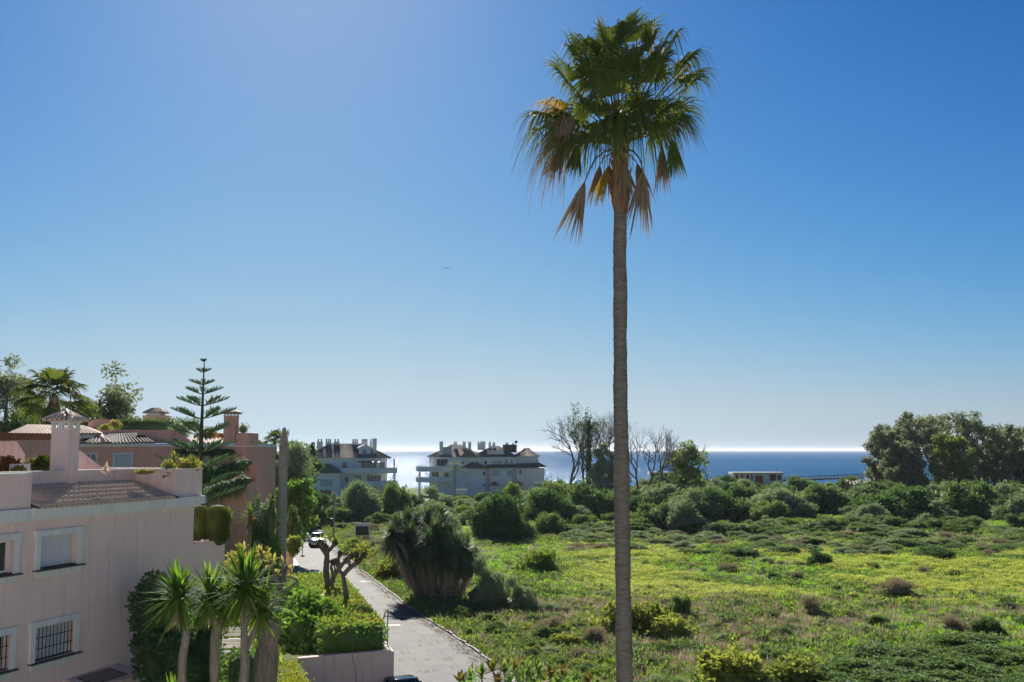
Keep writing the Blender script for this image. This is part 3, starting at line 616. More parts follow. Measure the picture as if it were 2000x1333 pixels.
b = MB(); b.box(s_end+.002, s_low, .03, 4.5, 1.5, 7.5); lw = b.build('low_terrace_wall', M['pink'], house)
rr_ = random.Random(2); sv = 0
x = s_end+.1
while x < s_low-.1:                     # pale stones along the top of the low wall
    st = MB(); r = rr_.uniform(.05, .11); st.lathe([(r*.5, 0), (r, r*.35), (r*.9, r*.7), (r*.3, r*1.0)], 7); st.build('stone', M['stone_white'], lw, (x, .15 + rr_.uniform(-.05, .06), 7.5), rr_.random()); x += rr_.uniform(.14, .3)
# cornice, parapet with its recess, coping
b = MB(); b.box(SL, sr0-.02, -.16, .2, ZC0, ZC1); b.box(sr0-.02, s_par, -.22, .25, ZC0-.002, ZC1+.012); b.box(SL, s_par-.1, -.09, .2, ZC0-.1, ZC0-.003); b.build('cornice', M['white_paint'], house)
pt = .22
b = MB(); b.box(SL, sr0, -.05, pt, ZC1+.013, ZP); b.box(sr0-.22, sr0-.001, pt+.001, REC+pt, ZC1+.013, ZP)
b.box(sr0, sr1-.001, REC, REC+pt, ZC0, ZP); b.box(sr1, sr1+pt, .001, REC+pt, ZC1+.014, ZP); b.box(sr1+pt+.001, s_par-.02, -.05, pt, ZC1+.014, ZP); b.box(s_par-.24, s_par-.02, pt+.001, 8, ZC1+.014, ZP)
b.build('parapet', M['pink'], house)
b = MB(); e = .02
b.box(SL, sr0+e, -.05-e, pt+e, ZP+.001, ZP+.035); b.box(sr0+e+.001, sr1-e-.001, REC-e, REC+pt+e, ZP+.001, ZP+.035); b.box(sr1-e, sr1+pt+e, -.05-e, REC+pt+e, ZP+.001, ZP+.036); b.box(sr1+pt+e+.001, s_par, -.05-e, pt+e, ZP+.001, ZP+.035); b.box(s_par-.26, s_par, pt+e+.001, 8, ZP+.001, ZP+.034)
b.build('coping', M['white_paint'], house)
b = MB(); b.box(SL, s_par-.3, REC+pt, DP, ZC0-.1, ZC1+.05); b.build('roof_terrace', M['paving'], house)
# lean-to roof of barrel tiles
zl, zh = ZC1+.02, ZC1+.60
yl, yh = -.34, REC-.002
roof = MB().hexa([(sr0+.02, yl+.06, zl-.03), (sr1+.2, yl+.06, zl-.03), (sr1-.004, yh, zh-.03), (sr0+.02, yh, zh-.03)], [(sr0+.02, yl+.06, zl), (sr1+.2, yl+.06, zl), (sr1-.004, yh, zh), (sr0+.02, yh, zh)]).build('roof', M['tile_dark'], house)
pitch = math.atan2(zh-zl, yh-yl); sl_len = math.hypot(zh-zl, yh-yl)
def barrel(r0, r1, ln, seg=6):
    vs = []; 
    for r, y in ((r0, 0), (r1, ln)):
        for k in range(seg+1): a = PI*k/seg; vs.append((-r*math.cos(a), y, r*math.sin(a)*.85))
    for r, y in ((r0-.016, 0), (r1-.016, ln)):
        for k in range(seg+1): a = PI*k/seg; vs.append((-r*math.cos(a), y, r*math.sin(a)*.85))
    n = seg+1; fs = []
    for k in range(seg): fs += [(k, k+1, n+k+1, n+k), (2*n+k+1, 2*n+k, 3*n+k, 3*n+k+1), (k+1, k, 2*n+k, 2*n+k+1)]
    return vs, fs
tb = MB(); tb.add(*barrel(.088, .07, .46)); tile_m = tb.mesh('roof_tile', M['tile'], True)
ncol = int((sr1-sr0)/.225); nrow = 5
for i in range(ncol):
    for j in range(nrow):
        q = j/nrow; yy = yl + (yh-yl)*q; z_ = zl + (zh-zl)*q
        o = link('roof_tile', tile_m, roof, (sr0 + .12 + i*.225 + rr_.uniform(-.012, .012), yy, z_ + .012 + rr_.uniform(0, .01)), rot=(pitch - .03, 0, rr_.uniform(-.03, .03)))
# under-tiles showing as pale mouths along the eave
tb = MB(); tb.add(*barrel(.075, .07, .3)); em = tb.mesh('eave_tile', M['mortar'], True)
for i in range(ncol): link('eave_tile', em, roof, (sr0 + .235 + i*.225, yl+.02, zl+.03), rot=(pitch, PI, 0))
# windows
def window(name, w_, shutter, bars, lab=None):
    s0, s1, z0, z1 = w_; f = MB()
    root = bpy.data.objects.new(name, None); COL.objects.link(root); root.parent = house; root.location = ((s0+s1)/2, 0, z0)
    if lab: root['label'] = lab
    off = Vector(root.location)
    f = MB(off); f.box(s0, s0+FR, -.07, .02, z0-.02, z1-FR-.001); f.box(s1-FR, s1, -.07, .02, z0-.02, z1-FR-.001); f.box(s0-.03, s1+.03, -.085, .02, z1-FR, z1); f.box(s0-.05, s0+FR*.9, -.1, .02, z1-FR-.02, z1+.015) if 0 else None
    f.box(s0-.06, s0-.031, -.06, .02, z1-.26, z1+.0); f.box(s1+.031, s1+.06, -.06, .02, z1-.26, z1+.0)
    f.build('window_frame', M['white_paint'], root)
    f = MB(off); f.box(s0-.05, s1+.06, -.17, .0, z0-.065, z0-.021); f.box(s0+FR+.001, s1-FR-.001, .0, .25, z0-.04, z0+.012); f.build('sill', M['grey_slab'], root)
    f = MB(off); f.hexa([(s0+.1, -.05, z0-.27), (s1-.1, -.05, z0-.27), (s1-.1, .02, z0-.27), (s0+.1, .02, z0-.27)], [(s0+.02, -.10, z0-.07), (s1-.02, -.10, z0-.07), (s1-.02, .02, z0-.07), (s0+.02, .02, z0-.07)]); f.build('sill_moulding', M['white_paint'], root)
    a, c, zz0, zz1 = s0+FR, s1-FR, z0+.015, z1-FR
    if shutter:
        f = MB(); f.hexa([(a+.02, 0, 0), (c-.02, 0, 0), (c-.02, .012, 0), (a+.02, .012, 0)], [(a+.02, .012, .036), (c-.02, .012, .036), (c-.02, .02, .036), (a+.02, .02, .036)]); sm_ = f.mesh('shutter_slat', M['shutter'])
        f = MB(off); f.box(a, c, .21, .25, zz0, zz1); bk = f.build('shutter', M['shutter_grey'], root)
        n_ = int((zz1-zz0)/.042)
        for k in range(n_): link('shutter_slat', sm_, bk, (-off.x, .188, zz0 + k*.042 - off.z))
    else:
        f = MB(off); f.box(a, c, .225, .25, zz0, zz1); f.build('pane', M['glass'], root)
        f = MB(off); mid = (a+c)/2
        for u0, u1 in ((a, a+.07), (mid-.05, mid+.05), (c-.07, c)): f.box(u0, u1, .17, .222, zz0+.0, zz1)
        f.box(a+.071, mid-.051, .18, .22, zz0, zz0+.07); f.box(mid+.051, c-.071, .18, .22, zz0, zz0+.07); f.box(a+.071, mid-.051, .18, .22, zz1-.07, zz1); f.box(mid+.051, c-.071, .18, .22, zz1-.07, zz1)
        f.build('casement', M['white_paint'], root)
    if bars:
        f = MB(); f.box(-.009, .009, -.009, .009, 0, zz1-zz0-.01); bm_ = f.mesh('grille_bar', M['iron']); nb = 11
        for k in range(nb): link('grille_bar', bm_, root, (a + (k+.5)*(c-a)/nb - off.x, .03, zz0+.01 - off.z))
        f = MB(off)
        for q in (.33, .66): f.box(a, c, .04, .052, zz0 + (zz1-zz0)*q - .012, zz0 + (zz1-zz0)*q + .012)
        f.build('grille_rail', M['iron'], root)
window('window', wA, True, False, 'upper window with its white roller shutter closed')
window('window', wB, True, True, 'lower window behind a black iron grille'); window('window', wC, False, False); window('window', wD, False, True)
# chimney with arched lantern and tiled cap
sc0, _ = onwall(131, 940, REC-.1); CA, CB = .74, .48
x0, x1 = sc0, sc0+CB; y0, y1 = REC-.12, REC-.12+CA
zt = 11 + (880-838)*33/2000 + .02
ch = MB(); ch.box(x0, x1, y0, y1, zh-.06, zt-.02); cho = ch.build('chimney', M['pink'], house)
f = MB(); f.box(x0-.03, x1+.03, y0-.03, y1+.03, zt-.019, zt+.03); hz = .24
f.box(x0-.03, x1+.03, y0-.03, y1+.03, zt+hz-.05, zt+hz+.04)
def arch_face(mb, p0, dirv, L, nh, inn):
    """wall strip with nh arched openings: piers and arch heads"""
    pw_ = L/nh
    for k in range(nh):
        c = (k+.5)*pw_; r = pw_*.27; zb, zs, ze = zt+.03, zt+.03+(hz-.08)*.5, zt+hz-.05
        arc = [(c - r*math.cos(a), zs + r*math.sin(a)) for a in np.linspace(0, PI, 8)]
        poly = [(k*pw_, zb), (c-r, zb)] + arc + [(c+r, zb), ((k+1)*pw_, zb), ((k+1)*pw_, ze), (k*pw_, ze)]
        mb.prism([Vector(p0) + Vector(dirv)*u + Vector((0, 0, z_)) for u, z_ in poly], inn)
arch_face(f, (x0-.01, y1, 0), (0, -1, 0), CA, 2, (.06, 0, 0)); arch_face(f, (x1+.01, y0, 0), (0, 1, 0), CA, 2, (-.06, 0, 0))
arch_face(f, (x0+.051, y0-.01, 0), (1, 0, 0), CB-.102, 1, (0, .06, 0)); arch_face(f, (x1-.051, y1+.01, 0), (-1, 0, 0), CB-.102, 1, (0, -.06, 0))
f.build('lantern', M['white_paint'], cho)
ap = Vector(((x0+x1)/2, (y0+y1)/2, zt+hz+.40)); ov = .20; zb = zt+hz+.05
cs = [Vector((x0-ov, y0-ov, zb)), Vector((x1+ov, y0-ov, zb)), Vector((x1+ov, y1+ov, zb)), Vector((x0-ov, y1+ov, zb))]
f = MB(); 
for k in range(4): f.tri(cs[k], cs[(k+1) % 4], ap)
f.add(cs, [(3, 2, 1, 0)]); f.build('chimney_cap', M['tile_dark'], cho)
for k in range(4):
    a, c = cs[k], cs[(k+1) % 4]; n_ = 6 if (a-c).length > 1 else 5
    for q in range(n_):
        u = (q+.5)/n_; e0 = a + (c-a)*u; top = ap + (e0-ap)*(.12 + .78*abs(u-.5)*2)
        f = MB(); f.tube([e0 + (e0-ap)*.06 + Vector((0, 0, .01)), top + Vector((0, 0, .02))], [.06, .045], 6); f.build('cap_tile', M['tile'], cho, smooth=True)
    f = MB(); f.tube([a + (a-ap)*.04 + Vector((0, 0, .03)), ap + Vector((0, 0, .02))], [.05, .04], 6); f.build('ridge_tile', M['mortar'], cho, smooth=True)
# open timber roof over the terrace and its pink side wall, at the photograph's left edge
f = MB(); p = [onwall(-30, 870, 5.), onwall(58, 848, 5.)]
s0_, s1_ = p[0][0]-3, p[1][0]
pg = bpy.data.objects.new('pergola', None); COL.objects.link(pg); pg.parent = house
f = MB(); f.box(s0_, s1_+.25, 3.2, 8.2, 11.5, 11.58); f.build('roof_board', M['wood_brown'], pg)
for k in range(9): f = MB(); f.box(s0_+.1, s1_, 3.3 + k*.55, 3.38 + k*.55, 11.36, 11.499); f.build('rafter', M['wood_brown'], pg)
s2 = onwall(49, 885, 6.)[0]
f = MB(); zt_ = 11.34; f.prism([(s2-5, 6., ZC1), (s2, 6., ZC1), (s2, 6., zt_-.5), (s2-.45, 6., zt_), (s2-5, 6., zt_)], (0, .25, 0)); f.build('side_wall', M['pink'], pg)
a_, c_ = onwall(20, 910, 3.)[0], onwall(59, 910, 3.)[0]
f = MB(); f.box(a_, c_, 3., 3.03, 9.4, 10.55); f.build('privacy_screen', M['lilac_glass'], house)
# stair-well wall sloping behind the parapet, right of the chimney
s3, s4 = onwall(152, 920, 3.4)[0], onwall(203, 920, 3.4)[0]
f = MB(); f.prism([(s3-1, 3.4, ZC1), (s4, 3.4, ZC1), (s4, 3.4, 10.3), (s3+.1, 3.4, 10.98), (s3-1, 3.4, 11.05)], (0, .25, 0)); f.build('stair_wall', M['pink'], house)
# box with a dark hatch against the foot of the wall
h0 = onwall(178, 1325, -1.0); h1 = onwall(281, 1312, -1.0)
zb_ = h1[1]
bx = thing('hatch_box', 'low pink box with a dark sloping hatch against the foot of the house', 'box', W0 + HU*((h0[0]+h1[0])/2) - HN*.6 + Vector((0, 0, TZ)), TH)
hw = (h1[0]-h0[0])/2
f = MB(); f.hexa([(-hw, -.5, 0), (hw, -.5, 0), (hw, .59, 0), (-hw, .59, 0)], [(-hw, -.5, zb_-TZ), (hw, -.5, zb_-TZ), (hw, .59, zb_-TZ+.22), (-hw, .59, zb_-TZ+.22)]); f.build('box_body', M['pink_wall'], bx)
f = MB(); z_ = zb_-TZ; f.hexa([(-hw*.75, -.3, z_+.045), (hw*.45, -.3, z_+.045), (hw*.45, .4, z_+.187), (-hw*.75, .4, z_+.187)], [(-hw*.75, -.3, z_+.075), (hw*.45, -.3, z_+.075), (hw*.45, .4, z_+.217), (-hw*.75, .4, z_+.217)]); f.build('hatch', M['solar'], bx)
# ------------------------------------------------------------------ helpers for houses given by measured outlines at a known distance
def PW(px, py, Yd): return at(px, py, Yd)
class Bld:
    def __init__(s, name, label, cat, loc): s.t = thing(name, label, cat, loc); s.o = Vector(loc)
    def blk(s, name, pts, Yd, th, mat, parent=None, lab=None):
        b = MB(s.o); b.prism([at(x, y, Yd) for x, y in pts], (0, th, 0)); o = b.build(name, M[mat], parent or s.t)
        if lab: o['label'] = lab
        return o
    def rect(s, name, x0, x1, y0, y1, Yd, th, mat, parent=None): return s.blk(name, [(x0, y1), (x1, y1), (x1, y0), (x0, y0)], Yd, th, mat, parent)
    def box(s, name, x0, x1, y0, y1, z0, z1, mat, parent=None): b = MB(s.o); b.box(x0, x1, y0, y1, z0, z1); return b.build(name, M[mat], parent or s.t)
    def win(s, x0, x1, y0, y1, Yd, shutter=False, fr=1.6, wall_mat='white_paint', mull=1, glass='glass', lab=None):
        """framed window standing on the facade plane at distance Yd"""
        a = at(x0, y1, Yd); c = at(x1, y0, Yd); f = .11 if Yd < 150 else .14; e = bpy.data.objects.new('window', None); COL.objects.link(e); e.parent = s.t; e.location = Vector(((a.x+c.x)/2, Yd, a.z)) - s.o
        if lab: e['label'] = lab
        of = s.o + Vector(e.location)
        b = MB(of); y = Yd
        b.box(a.x, a.x+f, y-.06, y+.03, a.z, c.z-f-.001); b.box(c.x-f, c.x, y-.06, y+.03, a.z, c.z-f-.001); b.box(a.x-.04, c.x+.04, y-.07, y+.03, c.z-f, c.z); b.box(a.x-.05, c.x+.05, y-.12, y+.03, a.z-.1, a.z-.001); b.build('window_frame', M['white_paint'], e)
        b = MB(of); b.box(a.x+f, c.x-f, y-.012, y+.02, a.z, c.z-f); b.build('shutter' if shutter else 'pane', M['shutter_grey' if shutter else glass], e)
        if not shutter:
            b = MB(of)
            for k in range(mull): u = a.x+f + (c.x-a.x-2*f)*(k+1)/(mull+1); b.box(u-.035, u+.035, y-.035, y-.013, a.z, c.z-f)
            b.build('mullion', M['white_paint'], e)
def tiled(mb, A, B, C, D, pitch=.26, r=.085, m=0, lift=.02):
    """barrel-tile ribs over the slope A-B (eave), D-C (top)"""
    A, B, C, D = map(Vector, (A, B, C, D)); n = max(2, int((B-A).length/pitch)); nr = (B-A).cross(D-A).normalized()
    if nr.z < 0: nr = -nr
    mb.quad(A, B, C, D, m)
    for i in range(n+1):
        u = i/n; p = A.lerp(B, u) + nr*lift; q = D.lerp(C, u) + nr*lift
        if (q-p).length < .15: continue
        mb.tube([p, q], [r, r*.85], 5, m, False)
def hip(mb, x0, x1, y0, y1, z0, z1, ins=None, ov=.5, pitch=.35, m=0, T=None, ribs=True):
    """hip roof over a rectangle"""
    x0 -= ov; x1 += ov; y0 -= ov; y1 += ov; ins = ins if ins is not None else (y1-y0)/2; yc = (y0+y1)/2; T = T or (lambda v: v)
    a, b, c, d = [T(Vector(p)) for p in ((x0, y0, z0), (x1, y0, z0), (x1, y1, z0), (x0, y1, z0))]; e, f = T(Vector((x0+ins, yc, z1))), T(Vector((x1-ins, yc, z1)))
    if ribs:
        for q in ((a, b, f, e), (b, c, f, f), (c, d, e, f), (d, a, e, e)): tiled(mb, *q, pitch=pitch, r=.09, m=m)
    else:
        mb.quad(a, b, f, e, m); mb.tri(b, c, f, m); mb.quad(c, d, e, f, m); mb.tri(d, a, e, m)
    mb.quad(a, d, c, b, m)
    return a, b, c, d, e, f
# ------------------------------------------------------------------ terracotta house with planted terraces
YT = 72.
tl = Vector((at(260, 900, YT).x, YT, TZ)); T = Bld('terracotta_house', 'terracotta stepped house with planted terraces and tiled roofs behind the pink house', 'house', tl)
zc = at(300, 873, YT).z
T.blk('wall', [(150, 1150), (480, 1150), (480, 873), (150, 873)], YT, 9, 'terracotta')
T.rect('cornice', 148, 482, 866.5, 873, YT-.18, 9.1, 'white_paint')
T.rect('upper_wall', 20, 192, 856, 1150, YT+1.2, 8, 'terracotta'); T.rect('cornice', 18, 194, 848.5, 856, YT+1.0, 8.2, 'white_paint')
T.rect('wall_pier', 235, 262, 873.5, 915, YT-.25, .24, 'terracotta') if 0 else None
# tiled roofs
b = MB(T.o); A, B_ = at(16, 848.5, YT+.8), at(196, 848.5, YT+.8); C_, D_ = at(160, 833, YT+4.5), at(55, 831, YT+4.5); tiled(b, A, B_, C_, D_); tiled(b, B_, at(210, 848, YT+8), C_, C_); b.build('roof', M['tile'], T.t, smooth=True)
b = MB(T.o); A, B_ = at(150, 866, YT-.3), at(300, 866, YT-.3); C_, D_ = at(268, 846, YT+3.2), at(190, 849, YT+3.2); tiled(b, A, B_, C_, D_); b.build('roof', M['tile_dark'], T.t, smooth=True)  # this roof lies in shade; the shade is put into its dark tiles
b = MB(T.o); A, B_ = at(168, 865.5, YT-.5), at(216, 865.5, YT-.5); p = at(197, 848, YT+1.5); tiled(b, A, B_, p, p); b.tube([p, at(203, 864, YT-.55)], .11, 6); b.build('gable_roof', M['tile'], T.t, smooth=True)
b = MB(T.o); A, B_ = at(375, 866, YT-.2), at(438, 866, YT-.2); C_, D_ = at(438, 857, YT+1.6), at(375, 857, YT+1.6); tiled(b, A, B_, C_, D_); b.build('roof', M['tile'], T.t, smooth=True)
# parapets, stepped up behind
T.blk('terrace_parapet', [(190, 852), (270, 852), (270, 840), (196, 841)], YT+3.3, .3, 'terracotta')
T.blk('terrace_parapet', [(268, 866), (379, 866), (341, 840.5), (268, 840.5)], YT+2.0, .3, 'terracotta')
T.blk('back_wall', [(170, 842), (217, 842), (217, 820), (185, 818.5), (172, 826)], YT+6, .3, 'terracotta')
T.blk('back_wall', [(378, 868), (486, 868), (486, 850), (420, 846), (378, 850)], YT+5, .3, 'red_paint')
T.rect('planter_wall', 461, 487, 846, 870, YT-.25, 2.6, 'terracotta')
T.rect('deck', 150, 480, 866.6, 868, YT, 8.5, 'paving') if 0 else None
cpx = at(449, 866, YT-.1)
b = MB(T.o); b.box(at(437, 860, YT).x, at(460, 860, YT).x, YT-.15, YT+.75, zc, at(450, 813.5, YT).z); ct = b.build('chimney', M['terracotta'], T.t)
zt_ = at(450, 813.5, YT).z; xa, xb = at(437, 860, YT).x, at(460, 860, YT).x
b = MB(T.o)
b.box(xa-.03, xb+.03, YT-.18, YT+.78, zt_+.001, zt_+.04)
for k in range(4): u = xa + (xb-xa-.12)*k/3; b.box(u, u+.12, YT-.15, YT-.05, zt_+.041, zt_+.17); b.box(u, u+.12, YT+.65, YT+.75, zt_+.041, zt_+.17)
b.box(xa-.03, xb+.03, YT-.18, YT+.78, zt_+.171, zt_+.21); b.build('lantern', M['white_paint'], ct)
b = MB(T.o); hip(b, xa, xb, YT-.15, YT+.75, zt_+.215, zt_+.42, .42, .14, .16); b.build('chimney_cap', M['tile'], ct, smooth=True)
b = MB(T.o); xa, xb = at(285, 806, YT+9).x, at(314, 806, YT+9).x; z_ = at(300, 811.5, YT+9).z; b.box(xa-.25, xb+.3, YT+9, YT+10.3, z_-1.2, z_); tw = b.build('stair_tower', M['terracotta'], T.t)
b = MB(T.o); b.box(xa, xb, YT+9.1, YT+10.1, z_+.001, z_+.18); b.build('lantern', M['white_paint'], tw)
b = MB(T.o); hip(b, xa, xb, YT+9.1, YT+10.1, z_+.19, z_+.55, .45, .18, .18); b.build('tower_cap', M['tile'], tw, smooth=True)
T.win(153, 191, 885, 909, YT, mull=2, glass='glass_lit'); T.win(220, 260, 884.5, 918, YT, True, lab='window with its pale roller shutter closed')
T.win(386, 417, 892, 925, YT, True)
# terraces stepping forward on the right, each with a rising parapet
T.blk('stepped_parapet', [(392, 1160), (503, 1160), (503, 905.5), (480, 909), (440, 922), (394, 936)], YT-4, 2.5, 'terracotta')
T.blk('stepped_parapet', [(388, 1165), (481, 1165), (481, 943), (450, 951), (420, 961), (392, 974)], YT-9, 2.5, 'terracotta')
aw = T.blk('awning', [(386, 985), (416, 980), (416, 957), (386, 962)], YT-9.6, .12, 'awning_blue')
T.rect('awning_box', 386, 416.5, 973.5, 976.5, YT-9.75, .1, 'steel_blue', aw)
# entrance pillars and canopy in front of it
pl = Vector((at(490, 960, 66).x, 66, TZ)); Pb = Bld('gate_pillar', 'red and white garden gate pillar in front of the terracotta house', 'pillar', pl)
Pb.rect('post', 485.5, 494.5, 947, 1150, 66, .35, 'red_paint'); Pb.rect('post_cap', 480, 498, 943, 946.9, 65.9, .6, 'white_paint'); Pb.blk('finial', [(481, 943), (495, 943), (495, 934.5), (481, 936)], 65.95, .4, 'red_paint')
cl_ = Vector((at(507, 940, 95).x, 95, TZ)); Cb = Bld('garden_canopy', 'small white flat-roofed canopy beside the terracotta house', 'canopy', cl_)
Cb.rect('canopy_roof', 496, 519, 934.5, 937.5, 95, 3, 'white_paint'); Cb.rect('canopy_post', 516.5, 518, 937.6, 1066, 95.2, .1, 'white_paint'); Cb.rect('canopy_post', 497, 498.5, 937.6, 1066, 95.2, .1, 'white_paint'); Cb.rect('canopy_wall', 499, 516, 941, 1064, 97, .2, 'pink_wall')
# ------------------------------------------------------------------ white apartment houses by the beach
def white_house(name, label, loc, rz):
    t = thing(name, label, 'house', loc, rz); return t
def wbox(parent, nm, x0, x1, y0, y1, z0, z1, mat): b = MB(); b.box(x0, x1, y0, y1, z0, z1); return b.build(nm, M[mat], parent)
def wwin(parent, x0, x1, z0, z1, y, glass='glass', mull=1, shutter=False, frame=True):
    e = bpy.data.objects.new('window', None); COL.objects.link(e); e.parent = parent; e.location = ((x0+x1)/2, y, z0); of = Vector(e.location); f = .09
    b = MB(of); b.box(x0, x0+f, y-.05, y+.02, z0, z1); b.box(x1-f, x1, y-.05, y+.02, z0, z1); b.box(x0+f+.001, x1-f-.001, y-.05, y+.02, z1-f, z1); b.box(x0-.05, x1+.05, y-.1, y+.02, z0-.09, z0-.001)
    for k in range(mull): u = x0+f + (x1-x0-2*f)*(k+1)/(mull+1); b.box(u-.04, u+.04, y-.045, y-.016, z0, z1-f-.001)
    b.build('window_frame', M['white_paint'], e)
    b = MB(of); b.box(x0+f, x1-f, y-.015, y+.02, z0, z1-f); b.build('shutter' if shutter else 'pane', M['shutter_grey' if shutter else glass], e)
def balcony(parent, x0, x1, y0, y1, z, h=1.05, side=True):
    e = wbox(parent, 'balcony', x0, x1, y0, y1, z-.22, z, 'white_house')
    b = MB(); b.box(x0, x1, y0, y0+.16, z+.001, z+h); b.box(x0, x0+.16, y0+.161, y1, z+.001, z+h); b.box(x1-.16, x1, y0+.161, y1, z+.001, z+h); b.build('balcony_parapet', M['white_house'], e)
    b = MB(); b.tube([(x0+.1, y0+.08, z+h+.12), (x1-.1, y0+.08, z+h+.12)], .03, 6); b.build('handrail', M['steel_blue'], e); return e
def stack(parent, x, y, z, w_, h, pots=2, mat='white_house', cap='tile_dark'):
    c = wbox(parent, 'chimney', x-w_/2, x+w_/2, y-.35, y+.35, z-1.2, z+h*.55, mat)
    for k in range(pots):
        u = x - w_/2 + w_*(k+.5)/pots; b = MB(); b.lathe([(.12, z+h*.55), (.13, z+h*.8), (.22, z+h*.82), (.05, z+h)], 8, (u, y, 0)); b.build('chimney_pot', M[cap], c)
def dish(parent, x, y, z, r=.5):
    d = wbox(parent, 'dish_mast', x-.04, x+.04, y-.04, y+.04, z-1.2, z-.05, 'dish'); b = MB()
    for i in range(4):
        pass
    b.lathe([(r*.02, .14*r), (r*.5, .06*r), (r*.85, -.08*r), (r, -.22*r), (r*.97, -.26*r)], 12)
    o = b.build('satellite_dish', M['dish'], d, (x, y, z+.2)); o.rotation_euler = (R(75), 0, R(-20))
# left house. local x along the front, front at y=0 facing the camera side
c = gp(700, 962, 0); HL = white_house('white_house', 'white apartment house with dark hip roof standing beside the dark tree, left of the two', (c.x-.6, 250, 0), R(14))
s = 250/2000.
HL.scale = (1.17, 1, 1); HL.location.x += .9
wbox(HL, 'wall', -7.6, 8.4, 0, 13, -.5, 9.1, 'white_house')
b = MB(); pts = hip(b, -7.6, 8.4, 0, 13, 9.15, 12.6, 5.2, .7, .45); rf = b.build('roof', M['tile_far'], HL)
for q in ((pts[0], pts[4]), (pts[1], pts[5]), (pts[3], pts[4])): b = MB(); b.tube([q[0]+Vector((0, 0, .1)), q[1]+Vector((0, 0, .1))], .13, 6); b.build('ridge_tile', M['mortar'], rf)
wbox(HL, 'eave', -8.2, 9.0, -.62, 13.6, 8.93, 9.12, 'white_house')
balcony(HL, -1.5, 10.2, -3.0, 2.2, 5.7); balcony(HL, 1.0, 10.2, -2.8, 2.2, 2.55)
wbox(HL, 'wing_wall', -6.9, -1.6, -4.5, -.01, -.5, 5.55, 'white_house')
b = MB(); hip(b, -6.9, -1.6, -4.5, 1.5, 5.6, 7.7, 2.4, .5, .45); b.build('wing_roof', M['tile_far'], HL)
for x0, x1, z0, z1, y, g, mu in [(1.5, 3.1, 3.0, 5.0, -.02, 'glass_lit', 2), (4.2, 7.2, 2.9, 5.0, -.02, 'glass_lit', 3), (-.4, .4, 3.4, 4.6, -.02, 'glass', 0), (-.9, .2, 6.3, 8.2, -.02, 'glass', 0), (3.0, 6.2, 6.0, 8.1, -.02, 'glass_lit', 2), (6.8, 8.0, 6.0, 8.2, -.02, 'glass_lit', 1), (-6.3, -5.2, 6.6, 7.9, -.02, 'glass', 1), (-5.6, -3.0, 2.6, 4.2, -4.52, 'glass', 2), (-5.6, -3.2, .4, 1.7, -4.52, 'glass', 2)]:
    wwin(HL, x0, x1, z0, z1, y, g, mu, shutter=(x0 == -5.6 and z0 > 2))
b = MB(); b.prism([(2.2, -.9, 8.35), (6.6, -.9, 8.35), (6.6, -3.0, 8.05), (2.2, -3.0, 8.05)], (0, 0, .12)); b.build('awning', M['dark_board'], HL)
for x in (2.3, 6.5, 9.6): wbox(HL, 'column', x-.15, x+.15, -2.7, -2.4, 5.71, 8.04 if x < 9 else 8.9, 'white_house')
wbox(HL, 'column', 9.5, 9.9, -2.6, -2.2, 2.56, 5.47, 'white_house')
dm = wbox(HL, 'dormer', 2.6, 5.0, 1.2, 4.5, 9.6, 11.55, 'white_house'); b = MB(); b.prism([(2.3, 1.0, 11.551), (5.3, 1.0, 11.551), (3.8, 1.0, 12.4)], (0, 3.6, 0)); b.build('dormer_roof', M['white_house'], dm); wwin(HL, 3.3, 4.3, 10.2, 11.3, 1.18)
wbox(HL, 'chimney', 5.5, 6.35, 1.6, 2.4, 9.6, 13.9, 'white_house')
for x, n_ in ((-5.2, 2), (-3.4, 3), (-1.7, 2), (2.2, 3), (4.2, 4), (5.9, 2)): stack(HL, x, 6.3, 12.3, 1.25, 1.5, n_)
dish(HL, -6.6, 7.5, 12.4, .5); wbox(HL, 'mast', -8.0, -7.7, 8, 8.3, 10, 12.7, 'white_house')
# right house
HR = white_house('white_house', 'long white apartment house with staggered dark roofs, right of the two', (at(930, 900, 252).x, 252, 0), R(-2))
def lx(px): return (px-930)*252/2000.
def lz(py): return CAMH + ray(930, py)[1]*252
wbox(HR, 'wall', lx(838), lx(930), 1.2, 14, -.5, lz(894), 'white_house'); wbox(HR, 'wall', lx(890), lx(1062), 0, 12, -.5, lz(915), 'white_house'); wbox(HR, 'wall', lx(925), lx(1006), 1.0, 11, lz(915)+.001, lz(893.5), 'white_house'); wbox(HR, 'wall', lx(1006)+.01, lx(1050), 2.2, 11, lz(915)+.001, lz(892), 'white_house')
b = MB(); p = hip(b, lx(838), lx(934), 1.2, 14, lz(893), lz(869), 5.4, .55, .45); r1 = b.build('roof', M['tile_far'], HR)
b = MB(); hip(b, lx(925), lx(1004), 1.0, 12, lz(892.8), lz(871.5), 4.6, .45, .45); b.build('roof', M['tile_far'], HR)
b = MB(); hip(b, lx(1004), lx(1050), 2.2, 12, lz(891.5), lz(876), 4., .5, .45); b.build('roof', M['tile_far'], HR)
wbox(HR, 'roof_tower', lx(980), lx(1007), 4, 8, lz(884), lz(868.6), 'tile_dark')
b = MB(); b.prism([(lx(897), .3, lz(893.2)), (lx(934), .3, lz(893.2)), (lx(916), .6, lz(876.5))], (0, 5, 0)); b.build('cross_gable', M['tile_far'], HR)
b = MB(); hip(b, lx(899), lx(952), -.6, 3, lz(915.3), lz(903), 3.2, .3, .45); b.build('lower_roof', M['tile_far'], HR)
b = MB(); A = [Vector((lx(950), -.9, lz(913.5))), Vector((lx(1067), -.9, lz(912.3))), Vector((lx(1052), 1.9, lz(904.5))), Vector((lx(952), .9, lz(908)))]; tiled(b, *A, pitch=.45); b.build('lower_roof', M['tile_far'], HR)
